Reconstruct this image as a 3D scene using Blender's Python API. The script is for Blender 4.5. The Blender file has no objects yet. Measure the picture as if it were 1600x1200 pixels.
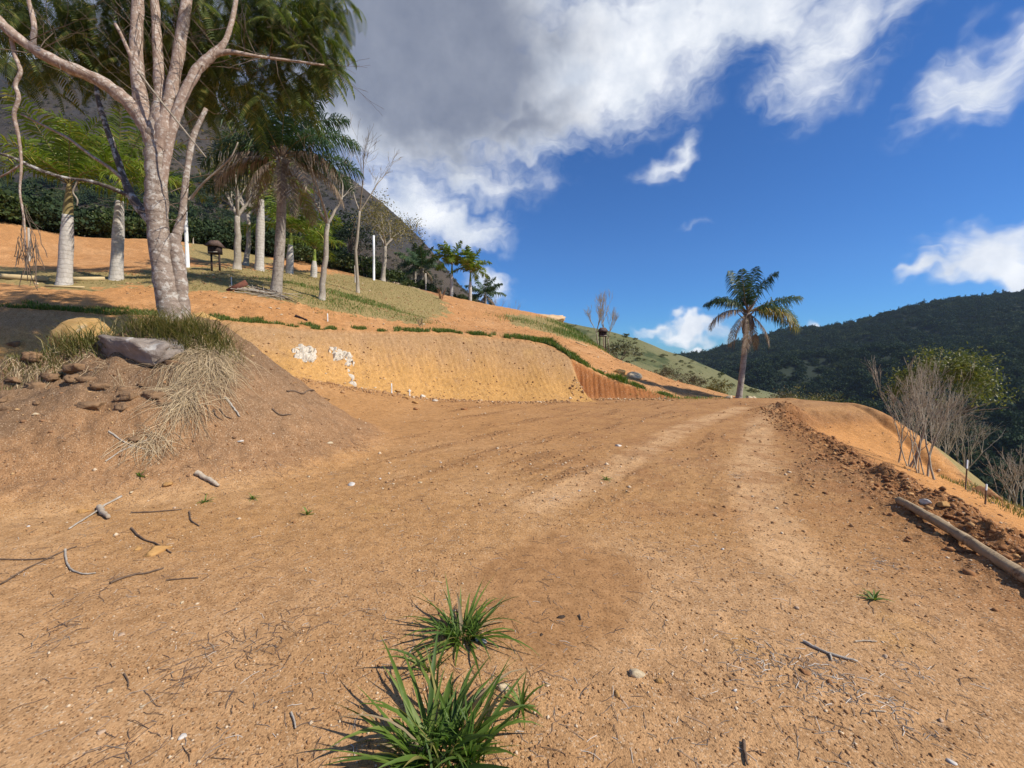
import bpy, math, random
import numpy as np
from mathutils import Vector, Matrix

random.seed(7)
rng = np.random.default_rng(7)
R = math.radians
scene = bpy.context.scene
COL = scene.collection

# ------------------------------------------------------------------ camera
FPX, HOR, CAMZ = 671.0, 558.0, 1.6            # focal length in photo pixels (1600 wide), horizon row, eye height
PITCH = math.atan((600 - HOR) / FPX)
cam_d = bpy.data.cameras.new('camera')
cam_d.sensor_width = 36.0
cam_d.lens = FPX / 1600 * 36.0
cam_d.clip_start = 0.05
cam_d.clip_end = 6000
cam = bpy.data.objects.new('camera', cam_d)
cam.location = (0, 0, CAMZ)
cam.rotation_euler = (math.pi / 2 - PITCH, 0, 0)
COL.objects.link(cam)
scene.camera = cam

# ------------------------------------------------------------------ exposure
vs = scene.view_settings
vs.view_transform = 'Standard'
vs.look = 'None'
vs.exposure = 0.18
vs.gamma = 1.0
vs.use_curve_mapping = False
cy = scene.cycles
cy.max_bounces = 4
cy.diffuse_bounces = 2
cy.glossy_bounces = 1
cy.transmission_bounces = 3
cy.volume_bounces = 0
cy.transparent_max_bounces = 4
cy.caustics_reflective = False
cy.caustics_refractive = False

# ------------------------------------------------------------------ sun
SUN_EL = R(43)
SUN_H = Vector((0.95, -0.33, 0)).normalized()          # where the sun stands: right, behind the camera
SUN_DIR = Vector((SUN_H.x * math.cos(SUN_EL), SUN_H.y * math.cos(SUN_EL), math.sin(SUN_EL)))
sd = bpy.data.lights.new('sun', 'SUN')
sd.energy = 5.0
sd.angle = R(0.53)
sd.color = (1.0, 0.94, 0.84)
so = bpy.data.objects.new('sun', sd)
so.rotation_euler = SUN_DIR.to_track_quat('Z', 'Y').to_euler()
so.location = (20, -10, 30)
COL.objects.link(so)

# ------------------------------------------------------------------ world: sky with clouds
world = bpy.data.worlds.new('World')
scene.world = world
world.use_nodes = True
world.cycles.sampling_method = 'NONE'
wt = world.node_tree
wt.nodes.clear()


class NT:
    """small helper for node trees"""
    def __init__(self, tree):
        self.t = tree

    def n(self, typ, **kw):
        nd = self.t.nodes.new(typ)
        for k, v in kw.items():
            setattr(nd, k, v)
        return nd

    def link(self, a, b):
        self.t.links.new(a, b)

    def put(self, sock, v):
        if isinstance(v, bpy.types.NodeSocket):
            self.t.links.new(v, sock)
        else:
            sock.default_value = v

    def math(self, op, a, b=0.0, c=None, clamp=False):
        nd = self.n('ShaderNodeMath', operation=op, use_clamp=clamp)
        self.put(nd.inputs[0], a)
        self.put(nd.inputs[1], b)
        if c is not None:
            self.put(nd.inputs[2], c)
        return nd.outputs[0]

    def vmath(self, op, a, b=None, scale=None):
        nd = self.n('ShaderNodeVectorMath', operation=op)
        self.put(nd.inputs[0], a)
        if b is not None:
            self.put(nd.inputs[1], b)
        if scale is not None:
            self.put(nd.inputs['Scale'], scale)
        return nd.outputs['Value'] if op in ('LENGTH', 'DOT_PRODUCT', 'DISTANCE') else nd.outputs[0]

    def noise(self, vec, scale, detail=4.0, rough=0.55, dist=0.0, out='Fac', lac=2.0, dim='3D'):
        nd = self.n('ShaderNodeTexNoise', noise_dimensions=dim)
        if vec is not None:
            self.put(nd.inputs['Vector'], vec)
        self.put(nd.inputs['Scale'], scale)
        nd.inputs['Detail'].default_value = detail
        nd.inputs['Roughness'].default_value = rough
        nd.inputs['Distortion'].default_value = dist
        nd.inputs['Lacunarity'].default_value = lac
        return nd.outputs[out]

    def rng(self, v, a, b, c=0.0, d=1.0, smooth=False):
        nd = self.n('ShaderNodeMapRange')
        nd.interpolation_type = 'SMOOTHSTEP' if smooth else 'LINEAR'
        nd.clamp = True
        self.put(nd.inputs[0], v)
        for i, x in enumerate((a, b, c, d)):
            self.put(nd.inputs[i + 1], x)
        return nd.outputs[0]

    def mix(self, f, a, b, blend='MIX'):
        nd = self.n('ShaderNodeMix', data_type='RGBA', blend_type=blend)
        self.put(nd.inputs[0], f)
        self.put(nd.inputs[6], a if isinstance(a, bpy.types.NodeSocket) else (*a, 1.0))
        self.put(nd.inputs[7], b if isinstance(b, bpy.types.NodeSocket) else (*b, 1.0))
        return nd.outputs[2]


def pix_dir(px, py):
    """viewing direction through a pixel of the photograph"""
    vx, vy = (px - 800) / FPX, (600 - py) / FPX
    c, s = math.cos(PITCH), math.sin(PITCH)
    return Vector((vx, c + vy * s, -s + vy * c)).normalized()


w = NT(wt)
sky = w.n('ShaderNodeTexSky', sky_type='NISHITA')
sky.sun_disc = False
sky.sun_elevation = SUN_EL
sky.sun_rotation = math.atan2(SUN_H.x, SUN_H.y)
sky.altitude = 800
sky.air_density = 1.0
sky.dust_density = 0.2
sky.ozone_density = 4.0
tc = w.n('ShaderNodeTexCoord')
dirv = tc.outputs['Generated']
sep = w.n('ShaderNodeSeparateXYZ')
w.link(dirv, sep.inputs[0])
az = w.math('ARCTAN2', sep.outputs[0], sep.outputs[1])
el = w.math('ARCSINE', sep.outputs[2])
comb = w.n('ShaderNodeCombineXYZ')
w.link(az, comb.inputs[0])
w.link(el, comb.inputs[1])
ae = comb.outputs[0]
# wispy warp of the cloud outlines
warp = w.vmath('SUBTRACT', w.noise(dirv, 5.0, 4, 0.62, out='Color'), (0.5, 0.5, 0.5))
aew = w.vmath('ADD', ae, w.vmath('SCALE', warp, scale=0.22))
warp2 = w.vmath('SUBTRACT', w.noise(dirv, 16.0, 3, 0.6, out='Color'), (0.5, 0.5, 0.5))
aew = w.vmath('ADD', aew, w.vmath('SCALE', warp2, scale=0.05))


def blob(px, py, rx, ry, rot, s):
    """one soft cloud bank, given by the direction of its middle and its angular radii (degrees)"""
    d = pix_dir(px, py)
    mp = w.n('ShaderNodeMapping', vector_type='TEXTURE')
    w.link(aew, mp.inputs[0])
    mp.inputs['Location'].default_value = (math.atan2(d.x, d.y), math.asin(d.z), 0)
    mp.inputs['Rotation'].default_value = (0, 0, R(rot))
    mp.inputs['Scale'].default_value = (R(rx), R(ry), 10.0)
    ln = w.vmath('LENGTH', mp.outputs[0])
    return w.math('MULTIPLY', w.math('SUBTRACT', 1.0, ln, clamp=True), s)


def total(items):
    acc = items[0]
    for it in items[1:]:
        acc = w.math('MAXIMUM', acc, it)
    return acc


dens_b = total([blob(*b) for b in (
    (640, 60, 30, 19, -8, 2.2), (1130, 10, 14, 9, 28, 1.5), (1090, 110, 8, 4, 38, 1.0), (1200, 40, 7, 4, 35, .9), (880, 130, 17, 10, 30, 1.9), (1010, 60, 12, 10, 20, 1.7), (800, 215, 11, 5, -20, 1.6),
    (1290, 70, 9, 6.5, 38, 1.15), (1240, 130, 6, 3, 40, .8), (1400, 15, 8, 4, 25, .9), (1550, 110, 8, 3.6, 25, 1.15),
    (1050, 250, 5, 2.2, 35, .9), (700, 250, 13, 6, -25, 1.25), (560, 190, 14, 8, -20, 1.4),
    (720, 290, 7, 3.6, -8, 1.1), (690, 360, 11, 4.2, -4, 1.3), (620, 330, 10, 8, 0, 1.1),
    (1550, 395, 6, 3.0, 20, 1.5), (1600, 420, 5, 3, 10, 1.4), (1437, 432, 3.2, 1.5, 12, 1.2), (1090, 522, 6.5, 1.9, 0, 1.5), (1025, 512, 5, 1.5, 0, 1.1), (1190, 528, 4, 1.6, 0, .9),
    (1280, 505, 3.2, 1.0, 0, 1.4), (1100, 549, 2.5, .7, 0, 1.3), (770, 445, 5, 2.6, 0, 1.0), (1075, 365, 3, .8, 5, .35),
    (250, 60, 20, 20, 0, 1.6), (60, 60, 14, 14, 0, 1.2))])
# the same broken cloud goes on all round the sky outside the picture
plane = w.n('ShaderNodeCombineXYZ')
zz = w.math('ADD', w.math('MAXIMUM', sep.outputs[2], 0.0), 0.16)
w.link(w.math('DIVIDE', sep.outputs[0], zz), plane.inputs[0])
w.link(w.math('DIVIDE', sep.outputs[1], zz), plane.inputs[1])
gen = w.noise(plane.outputs[0], 0.9, 4, 0.58)
front = w.math('MULTIPLY', w.rng(w.math('ABSOLUTE', az), R(52), R(75), 1.0, 0.0, True), w.rng(el, R(40), R(58), 1.0, 0.0, True))
gen_c = w.math('MULTIPLY', w.rng(gen, 0.52, 0.72, 0.0, 1.3), w.math('SUBTRACT', 1.0, front))
dens = w.math('MAXIMUM', dens_b, gen_c)
fine = w.noise(dirv, 11.0, 5, 0.62)
smap = w.n('ShaderNodeMapping')
w.link(aew, smap.inputs[0])
smap.inputs['Rotation'].default_value = (0, 0, R(-38))
smap.inputs['Scale'].default_value = (3.2, 17.0, 1.0)
streak = w.noise(smap.outputs[0], 1.0, 5, 0.6, dim='2D')
fine = w.math('ADD', w.math('MULTIPLY', fine, 0.38), w.math('MULTIPLY', streak, 0.62))
dens = w.math('ADD', dens, w.math('MULTIPLY', w.math('SUBTRACT', fine, 0.56), w.rng(dens, 0.0, 0.3, 0.0, 1.9)))
cov = w.rng(dens, 0.0, 1.0, 0.0, 1.0, True)
cov = w.math('MULTIPLY', cov, w.rng(el, R(-2), R(1), 0.0, 0.97))
# thick middle of the big bank is grey, thin edges are white
dark_b = total([blob(*b) for b in ((660, 70, 26, 16, -14, 1.7), (830, 205, 15, 6, 15, 1.0), (300, 60, 26, 18, 0, 1.5), (860, 60, 12, 9, 10, .7))])
thick = w.rng(w.math('ADD', w.math('MAXIMUM', dark_b, w.math('MULTIPLY', gen_c, 0.6)), w.math('MULTIPLY', w.math('SUBTRACT', w.noise(dirv, 4.0, 4, 0.6), 0.5), 0.7)), 0.12, 0.95, 0.0, 1.0, True)
puff = w.rng(w.noise(dirv, 14.0, 4, 0.6), 0.3, 0.7, 0.0, 1.0)
white = w.mix(puff, (6.8, 7.4, 8.4), (10.2, 10.4, 10.7))
grey = w.mix(puff, (2.2, 2.5, 3.3), (2.9, 3.2, 4.0))
cl = w.mix(thick, white, grey)
skyc = w.mix(1.0, sky.outputs[0], (0.34, 0.75, 1.23), 'MULTIPLY')
skyc = w.mix(cov, skyc, cl)
bg = w.n('ShaderNodeBackground')
w.link(skyc, bg.inputs[0])
bg.inputs[1].default_value = 0.09
wo = w.n('ShaderNodeOutputWorld')
w.link(bg.outputs[0], wo.inputs[0])

# ------------------------------------------------------------------ numeric helpers
def smooth(a, b, x):
    t = np.clip((x - a) / (b - a), 0, 1)
    return t * t * (3 - 2 * t)


_perm = np.random.default_rng(11).permutation(256)
_perm = np.concatenate([_perm, _perm, _perm])
_grad = np.random.default_rng(12).normal(size=(256, 2))
_grad /= np.linalg.norm(_grad, axis=1)[:, None]


def perlin(x, y):
    xi, yi = np.floor(x).astype(np.int64), np.floor(y).astype(np.int64)
    xf, yf = x - xi, y - yi
    u, v = xf * xf * xf * (xf * (xf * 6 - 15) + 10), yf * yf * yf * (yf * (yf * 6 - 15) + 10)
    X, Y = xi & 255, yi & 255

    def g(ix, iy, fx, fy):
        h = _perm[_perm[ix & 255] + (iy & 255)]
        return _grad[h, 0] * fx + _grad[h, 1] * fy
    a = g(X, Y, xf, yf)
    b = g(X + 1, Y, xf - 1, yf)
    c = g(X, Y + 1, xf, yf - 1)
    d = g(X + 1, Y + 1, xf - 1, yf - 1)
    return (a + u * (b - a)) + v * ((c + u * (d - c)) - (a + u * (b - a)))


def fbm(x, y, sc, octs=4, gain=0.5):
    s, a, n = 0.0, 1.0, 0.0
    for o in range(octs):
        s = s + a * perlin(x * sc * 2 ** o + 17.3 * o, y * sc * 2 ** o - 9.1 * o)
        n += a
        a *= gain
    return s / n


def at(px, py, d):
    """the point of depth d (metres ahead) seen through a photograph pixel"""
    v = pix_dir(px, py)
    t = d / v.y
    return np.array((v.x * t, d, CAMZ + v.z * t))


def poly_sd(x, y, P):
    """signed distance to a polyline, positive on its right side, and the fraction along it"""
    best = np.full(x.shape, 1e9)
    sgn = np.ones(x.shape)
    par = np.zeros(x.shape)
    for i in range(len(P) - 1):
        ax, ay = P[i][:2]
        bx, by = P[i + 1][:2]
        dx, dy = bx - ax, by - ay
        L2 = dx * dx + dy * dy
        t = np.clip(((x - ax) * dx + (y - ay) * dy) / L2, 0, 1)
        ex, ey = x - ax - t * dx, y - ay - t * dy
        d = np.hypot(ex, ey)
        m = d < best - 1e-9
        cr = dx * ey - dy * ex
        best = np.where(m, d, best)
        sgn = np.where(m, np.where(cr < 0, 1.0, -1.0), sgn)
        par = np.where(m, i + t, par)
    return best * sgn, par


# ------------------------------------------------------------------ terrain heights
KX = [-60, -16, -12, -9, -6.4, -5.2, -2.7, -0.5, 1.2, 2.05, 2.3, 5.2, 6.5, 9, 14, 60]
KYF = [6.5, 8.6, 9.8, 10.9, 12.1, 13.1, 14.3, 15.0, 15.3, 15.45, 16.5, 16.6, 16.6, 16.7, 17, 18]
KZF = [1.2, 1.2, 1.2, 1.2, 1.1, .75, .22, .05, 0, 0, 0, 0, 0, 0, 0, 0]
KW = [2.2, 2.2, 2.2, 2.2, 2.2, 2.1, 2.1, 2.0, 1.9, 1.5, .45, .45, .6, 1.2, 2, 2]
PAD_EDGE = [(2.9, -12), (3.15, 1.5), (3.5, 3.2), (4.05, 4.9), (4.7, 6.4), (5.35, 8.1), (6.5, 11), (7.35, 12.9), (9.0, 13.9), (11.3, 14.25), (11.8, 14.9), (10.9, 16.2), (11.2, 18.5), (13, 24)]
OUTER = [(6.5, -12), (6.6, 2.0), (7.6, 4.5), (8.9, 6.8), (10.4, 9.6), (11.4, 12.0), (12.0, 14.6), (12.2, 17), (13, 21), (14, 30)]
CREST = [(-22, 5.4, 1.35), (-12, 5.8, 1.4), (-9.2, 6.05, 1.42), (-8.2, 6.28, 1.46), (-7.4, 6.55, 1.58), (-6.8, 6.85, 1.80), (-6.2, 7.2, 2.08), (-5.5, 7.6, 2.30)]
MOUND_R = 3.25

_cp = [at(*p) for p in (
    (-200, 480, 11), (0, 487, 11.3), (120, 492, 12), (340, 506, 13), (500, 511, 14.7), (600, 516, 15.8), (700, 522, 16.4), (800, 531, 17),
    (868, 541, 17.2), (893, 562, 17.0), (937, 586, 16.9), (980, 601, 16.9), (1020, 613, 17), (1090, 626, 17.5),
    (100, 445, 14.5), (180, 438, 17), (430, 457, 17), (502, 467, 17.5), (370, 420, 22), (405, 422, 23), (300, 418, 21),
    (452, 428, 26), (490, 433, 30), (587, 438, 33), (600, 440, 36), (650, 452, 37), (700, 467, 38), (760, 483, 38), (830, 498, 36), (868, 503, 35),
    (905, 520, 31), (935, 543, 28), (960, 560, 26), (1000, 575, 24), (1060, 597, 22), (1120, 612, 20), (1180, 627, 17.5),
    (640, 490, 22), (700, 495, 25), (750, 508, 25), (850, 528, 24), (900, 548, 22), (950, 578, 20), (1000, 598, 18.5), (1080, 615, 18.5),
    (0, 430, 15.5), (-150, 420, 16), (60, 402, 22), (0, 345, 26), (-200, 330, 26), (150, 402, 23), (230, 373, 30), (330, 384, 32), (400, 398, 35), (450, 404, 38), (520, 420, 40), (120, 372, 29))]
_cp += [np.array(p, float) for p in (
    (12.5, 17, -1.6), (15, 20, -4.5), (13, 25, -3.5), (20, 30, -9), (10, 30, -1.0), (9, 40, -1.5), (4, 46, 2.0), (-6, 52, 4), (-20, 55, 7.5), (-40, 55, 11), (-60, 40, 12),
    (20, 60, -13), (0, 80, -4), (-30, 90, 9), (-70, 90, 14), (60, 60, -32), (60, 110, -38), (0, 130, -12), (-60, 140, 10), (40, 20, -24))]
_cp = np.array(_cp)


def _tk(r2):
    return r2 * np.log(r2 + 1e-9) * 0.5


_n = len(_cp)
_K = _tk(((_cp[:, None, :2] - _cp[None, :, :2]) ** 2).sum(-1)) + np.eye(_n) * 0.6
_A = np.zeros((_n + 3, _n + 3))
_A[:_n, :_n] = _K
_A[:_n, _n] = 1
_A[:_n, _n + 1:] = _cp[:, :2]
_A[_n:, :_n] = _A[:_n, _n:].T
_sol = np.linalg.solve(_A, np.concatenate([_cp[:, 2], np.zeros(3)]))


def upper(x, y):
    z = _sol[_n] + _sol[_n + 1] * x + _sol[_n + 2] * y
    for i in range(_n):
        z = z + _sol[i] * _tk((x - _cp[i, 0]) ** 2 + (y - _cp[i, 1]) ** 2)
    return np.clip(z, -48, 70)


def terrain(x, y, info=False):
    x = np.asarray(x, float)
    y = np.asarray(y, float)
    # --- pad level, ramp at the left, fill slope at the right
    xs = x - 0.55 * np.clip(17.2 - y, 0, 2.2) * smooth(0.0, 1.5, x)      # the bank ends in a slanting edge
    yf = np.interp(xs, KX, KYF)
    zf = np.interp(xs, KX, KZF)
    wd = np.interp(xs, KX, KW)
    pad = zf * smooth(yf - 5.0, yf + 0.2, y) + 0.018 * fbm(x, y, 0.7, 3) + 0.012 * fbm(x, y, 3.1, 3)
    uu, vv = 0.6 * x + 0.8 * y, 0.8 * x - 0.6 * y                       # soil dragged along the drive direction
    drag = smooth(0.02, 0.28, fbm(uu * 0.45, vv * 1.9, 1.0, 4, 0.6)) * smooth(3.6, 5.5, y) * smooth(-3.2, -1.5, x)
    pad = pad + drag * (0.022 * np.abs(fbm(x, y, 5.5, 3)) + 0.012)
    se, pe = poly_sd(x, y, PAD_EDGE)
    so_, po = poly_sd(x, y, OUTER)
    sp = np.maximum(se + 0.25 * fbm(x, y, 0.5, 2), 0)
    drop = -0.33 * np.sqrt(sp * sp + 0.06) + 0.33 * math.sqrt(0.06)
    ot = np.maximum(so_ + 0.05 * fbm(x, y, 0.4, 2), 0)
    drop = drop - 0.7 * (np.sqrt(ot * ot + 0.09) - 0.3)
    drop = np.maximum(drop, -46)
    # small groove and lip along the outer rim of the fill slope
    drop = drop + smooth(8, 10.5, y) * (-0.09 * np.exp(-((so_ + 0.42) / 0.11) ** 2) + 0.05 * np.exp(-((so_ + 0.12) / 0.14) ** 2)) * smooth(15.5, 14, y)
    berm_on = smooth(14.2, 12.0, y) * smooth(-2, 1.0, y)
    berm = berm_on * np.exp(-((se - 0.62 - 0.15 * fbm(x, y, 0.8, 2)) / 0.42) ** 2) * np.clip(np.interp(y, [3, 7, 11], [.18, .14, .10]) + 0.36 * fbm(x, y, 1.7, 3) + 0.16 * np.abs(fbm(x, y, 6, 3)), 0.0, 0.5)
    rough = berm_on * np.exp(-((se - 0.85) / np.interp(y, [2, 6, 10], [1.15, .9, .6])) ** 2)
    cl = fbm(x, y, 7, 3)
    berm = berm + rough * (0.05 * cl + 0.05 * np.maximum(fbm(x, y, 14, 2), 0))
    # windrow pile near the far corner of the pad
    berm = berm + 0.24 * np.exp(-(((x - 8.2) / 0.55) ** 2 + ((y - 12.9) / 0.45) ** 2)) * (1 + 0.4 * cl)
    P = pad + drop + berm
    # --- mound with the tree
    sm, pm = poly_sd(x, y, CREST)
    dm = np.abs(sm) + 0.26 * fbm(x, y, 0.9, 4)
    zc = np.interp(pm, np.arange(len(CREST)), [c[2] for c in CREST])
    frt = np.where(sm > 0, 1.0, 0.0)
    q = np.clip(dm / MOUND_R, 0, 1.2)
    prof_f = np.interp(q, [0, .10, .17, .5, .8, 1.0, 1.2], [0, .02, .20, .62, .90, 1.0, 1.0])
    pw = smooth(-7.4, -6.0, x)
    prof_f = prof_f * (1 - pw) + pw * np.interp(q, [0, .08, .2, .45, .8, 1.0, 1.2], [0, .02, .15, .48, .88, 1.0, 1.0])
    M = zc * (1 - prof_f) - 1.6 * np.maximum(dm / MOUND_R - 1.0, 0)
    k = 0.10
    h = np.clip(0.5 + 0.5 * (M - P) / k, 0, 1)
    onm = smooth(0.03, 0.25, M - P + 0.05)
    P2 = P * (1 - h) + M * h + k * h * (1 - h)
    P2 = P2 + onm * (0.085 * fbm(x, y, 2.0, 4, 0.6) + 0.045 * np.abs(fbm(x, y, 5.0, 3)))
    # small overhanging clods and hollows on the mound front
    crumb = onm * frt * np.exp(-((q - .22) / .12) ** 2)
    cn = fbm(x, y * 1.5, 1.6, 4, 0.6)
    P2 = P2 + crumb * (0.20 * np.sign(cn) * np.abs(cn) ** 0.6 - 0.04) + onm * frt * 0.03 * np.maximum(fbm(x, y * 1.4, 3.3, 3), 0)
    # hollows under broken clods
    for hx, hy, hw, hd in ((-5.35, 6.18, .26, .22), (-5.75, 6.0, .2, .16), (-5.0, 6.3, .2, .14), (-7.0, 6.05, .3, .2), (-7.6, 5.95, .25, .18), (-6.4, 6.1, .2, .12), (-5.5, 5.75, .16, .12)):
        P2 = P2 - hd * np.exp(-(((x - hx) / hw) ** 2 + ((y - hy - 0.1 * (x - hx)) / .085) ** 2))
    # --- cut bank
    sb0 = (y - yf) * 0.93
    gx = x + 0.55 * sb0
    b1 = smooth(2.28, 2.08, xs)
    tooth = np.abs(((gx / 0.19 + 0.35 * fbm(x, y, 0.8, 2)) % 1.0) - 0.5) * 2
    tooth2 = np.abs(((x / 0.19 + 1.3 * fbm(x, y * 0.1, 1.1, 3)) % 1.0) - 0.5) * 2
    yoff = b1 * (0.034 * tooth * np.clip(0.5 + 1.6 * fbm(x, y, 0.9, 2), 0, 1) + 0.12 * fbm(x, y, 0.5, 4)) + (1 - b1) * smooth(7, 6, x) * (0.075 * tooth2 * np.clip(0.6 + 1.2 * fbm(x, y * 0, 1.7, 2), 0.15, 1) + 0.1 * fbm(x, y, 0.9, 2))
    sb = (y - yf - yoff) * 0.93
    b = np.clip(sb / wd, 0, 1)
    b = b + 0.06 * np.sin(b * 2 * math.pi) * -1
    U = upper(x, y)
    rgh = smooth(0.8, 1.0, sb / wd)
    U = U + rgh * (0.07 * fbm(x, y, 0.8, 4) + 0.025 * fbm(x, y, 4.0, 3) + 0.06 * fbm(x * 1.6 + y * .5, y * .4 - x * .2, 1.5, 3))
    Z = P2 * (1 - b) + U * b
    if not info:
        return Z
    return Z, dict(se=se, so=so_, onm=onm, q=q, sm=sm, frt=frt, sb=sb, wd=wd, b=b, b1=b1, rough=rough, berm=berm, pe=pe, tooth=tooth, drag=drag)


def hz(x, y):
    return float(terrain(np.array([x]), np.array([y]))[0])


_ts = np.geomspace(1.0, 120, 210)


def hit(px, py):
    """where the ray through a photograph pixel meets the ground"""
    v = pix_dir(px, py)

    def first(ts):
        d = CAMZ + v.z * ts - terrain(v.x * ts, v.y * ts)
        k = int(np.argmax(d < 0))
        return k if d[k] < 0 else len(ts) - 1
    k = first(_ts)
    t2 = np.linspace(_ts[max(k - 1, 0)], _ts[k], 24)
    t = t2[first(t2)]
    return Vector((v.x * t, v.y * t, CAMZ + v.z * t))


def gp(px, d):
    """ground point at a picture column and a depth"""
    x = (px - 800) / FPX * d
    return Vector((x, d, hz(x, d)))


# ------------------------------------------------------------------ mesh helpers
def mesh_np(name, V, Q=None, T=None, colors=None, smooth_sh=False):
    me = bpy.data.meshes.new(name)
    V = np.asarray(V, np.float32)
    nq = 0 if Q is None else len(Q)
    nt = 0 if T is None else len(T)
    me.vertices.add(len(V))
    me.vertices.foreach_set('co', V.ravel())
    idx = []
    if nq:
        idx.append(np.asarray(Q, np.int32).ravel())
    if nt:
        idx.append(np.asarray(T, np.int32).ravel())
    idx = np.concatenate(idx)
    me.loops.add(len(idx))
    me.loops.foreach_set('vertex_index', idx)
    me.polygons.add(nq + nt)
    starts = np.concatenate([np.arange(nq) * 4, nq * 4 + np.arange(nt) * 3]).astype(np.int32)
    me.polygons.foreach_set('loop_start', starts)
    if smooth_sh:
        me.polygons.foreach_set('use_smooth', np.ones(nq + nt, bool))
    me.update(calc_edges=True)
    if colors is not None:
        for nm, c in colors.items():
            a = me.color_attributes.new(nm, 'FLOAT_COLOR', 'POINT')
            cc = np.ones((len(V), 4), np.float32)
            cc[:, :c.shape[1]] = c
            a.data.foreach_set('color', cc.ravel())
    me.validate()
    return me


class MB:
    """collects quads and triangles"""
    def __init__(self):
        self.v, self.q, self.t, self.n = [], [], [], 0

    def add(self, V, Q=None, T=None):
        V = np.asarray(V, float).reshape(-1, 3)
        if Q is not None and len(Q):
            self.q.append(np.asarray(Q, int) + self.n)
        if T is not None and len(T):
            self.t.append(np.asarray(T, int) + self.n)
        self.v.append(V)
        self.n += len(V)

    def tube(self, pts, rad, sides=6, cap=True, ridges=None):
        pts = np.asarray(pts, float)
        n = len(pts)
        rad = np.asarray(rad, float) * np.ones(n)
        tan = np.gradient(pts, axis=0)
        tan /= np.linalg.norm(tan, axis=1)[:, None] + 1e-12
        ref = np.array((0, 0, 1.0)) if abs(tan[0, 2]) < 0.9 else np.array((1.0, 0, 0))
        a = np.cross(tan, ref)
        for i in range(1, n):                       # keep the frame from flipping
            u = a[i - 1] - tan[i] * np.dot(a[i - 1], tan[i])
            a[i] = u if np.linalg.norm(u) > 1e-6 else a[i]
        a /= np.linalg.norm(a, axis=1)[:, None] + 1e-12
        b = np.cross(tan, a)
        th = np.arange(sides) / sides * 2 * math.pi
        rr = rad[:, None] * np.ones((n, sides))
        if ridges is not None:
            rr = rr * ridges(n, sides)
        V = pts[:, None, :] + rr[..., None] * (np.cos(th)[None, :, None] * a[:, None, :] + np.sin(th)[None, :, None] * b[:, None, :])
        V = V.reshape(-1, 3)
        i = np.arange(n - 1)[:, None] * sides
        j = np.arange(sides)[None, :]
        k = (j + 1) % sides
        Q = np.stack([i + j, i + k, i + sides + k, i + sides + j], -1).reshape(-1, 4)
        T = None
        if cap:
            V = np.concatenate([V, pts[:1], pts[-1:]])
            c0, c1 = n * sides, n * sides + 1
            jj = np.arange(sides)
            T = np.concatenate([np.stack([jj, np.full(sides, c0), (jj + 1) % sides][::-1], -1)[:, ::1],
                                np.stack([(n - 1) * sides + jj, (n - 1) * sides + (jj + 1) % sides, np.full(sides, c1)], -1)])
        self.add(V, Q, T)

    def box(self, c, s, rz=0.0, rx=0.0, ry=0.0):
        s = np.asarray(s, float) / 2
        P = np.array([(x, y, z) for z in (-1, 1) for y in (-1, 1) for x in (-1, 1)], float) * s
        M = np.array(Matrix.Rotation(rz, 3, 'Z') @ Matrix.Rotation(ry, 3, 'Y') @ Matrix.Rotation(rx, 3, 'X'))
        self.add(P @ M.T + np.asarray(c, float), [(0, 2, 3, 1), (4, 5, 7, 6), (0, 1, 5, 4), (2, 6, 7, 3), (0, 4, 6, 2), (1, 3, 7, 5)])

    def build(self, name, mat, parent=None, smooth_sh=False, loc=None):
        V = np.concatenate(self.v)
        if loc is not None:
            V = V - np.asarray(loc)
        me = mesh_np(name, V, np.concatenate(self.q) if self.q else None, np.concatenate(self.t) if self.t else None, smooth_sh=smooth_sh)
        me.materials.append(mat)
        return link(name, me, parent, loc)


def link(name, me, parent=None, loc=None):
    o = bpy.data.objects.new(name, me)
    COL.objects.link(o)
    if loc is not None:
        o.location = loc
    if parent is not None:
        o.parent = parent
    return o


def tag(o, label=None, cat=None, group=None, kind=None):
    if label:
        o['label'] = label
    if cat:
        o['category'] = cat
    if group:
        o['group'] = group
    if kind:
        o['kind'] = kind
    return o


def empty(name, loc, label, cat, group=None, rz=0.0):
    o = bpy.data.objects.new(name, None)
    o.empty_display_size = 0.2
    o.location = loc
    o.rotation_euler = (0, 0, rz)
    COL.objects.link(o)
    return tag(o, label, cat, group)


# ------------------------------------------------------------------ materials
def new_mat(name):
    m = bpy.data.materials.new(name)
    m.use_nodes = True
    t = m.node_tree
    t.nodes.clear()
    n = NT(t)
    out = n.n('ShaderNodeOutputMaterial')
    b = n.n('ShaderNodeBsdfPrincipled')
    b.inputs['Specular IOR Level'].default_value = 0.2
    n.link(b.outputs[0], out.inputs[0])
    return m, n, b, out


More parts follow.
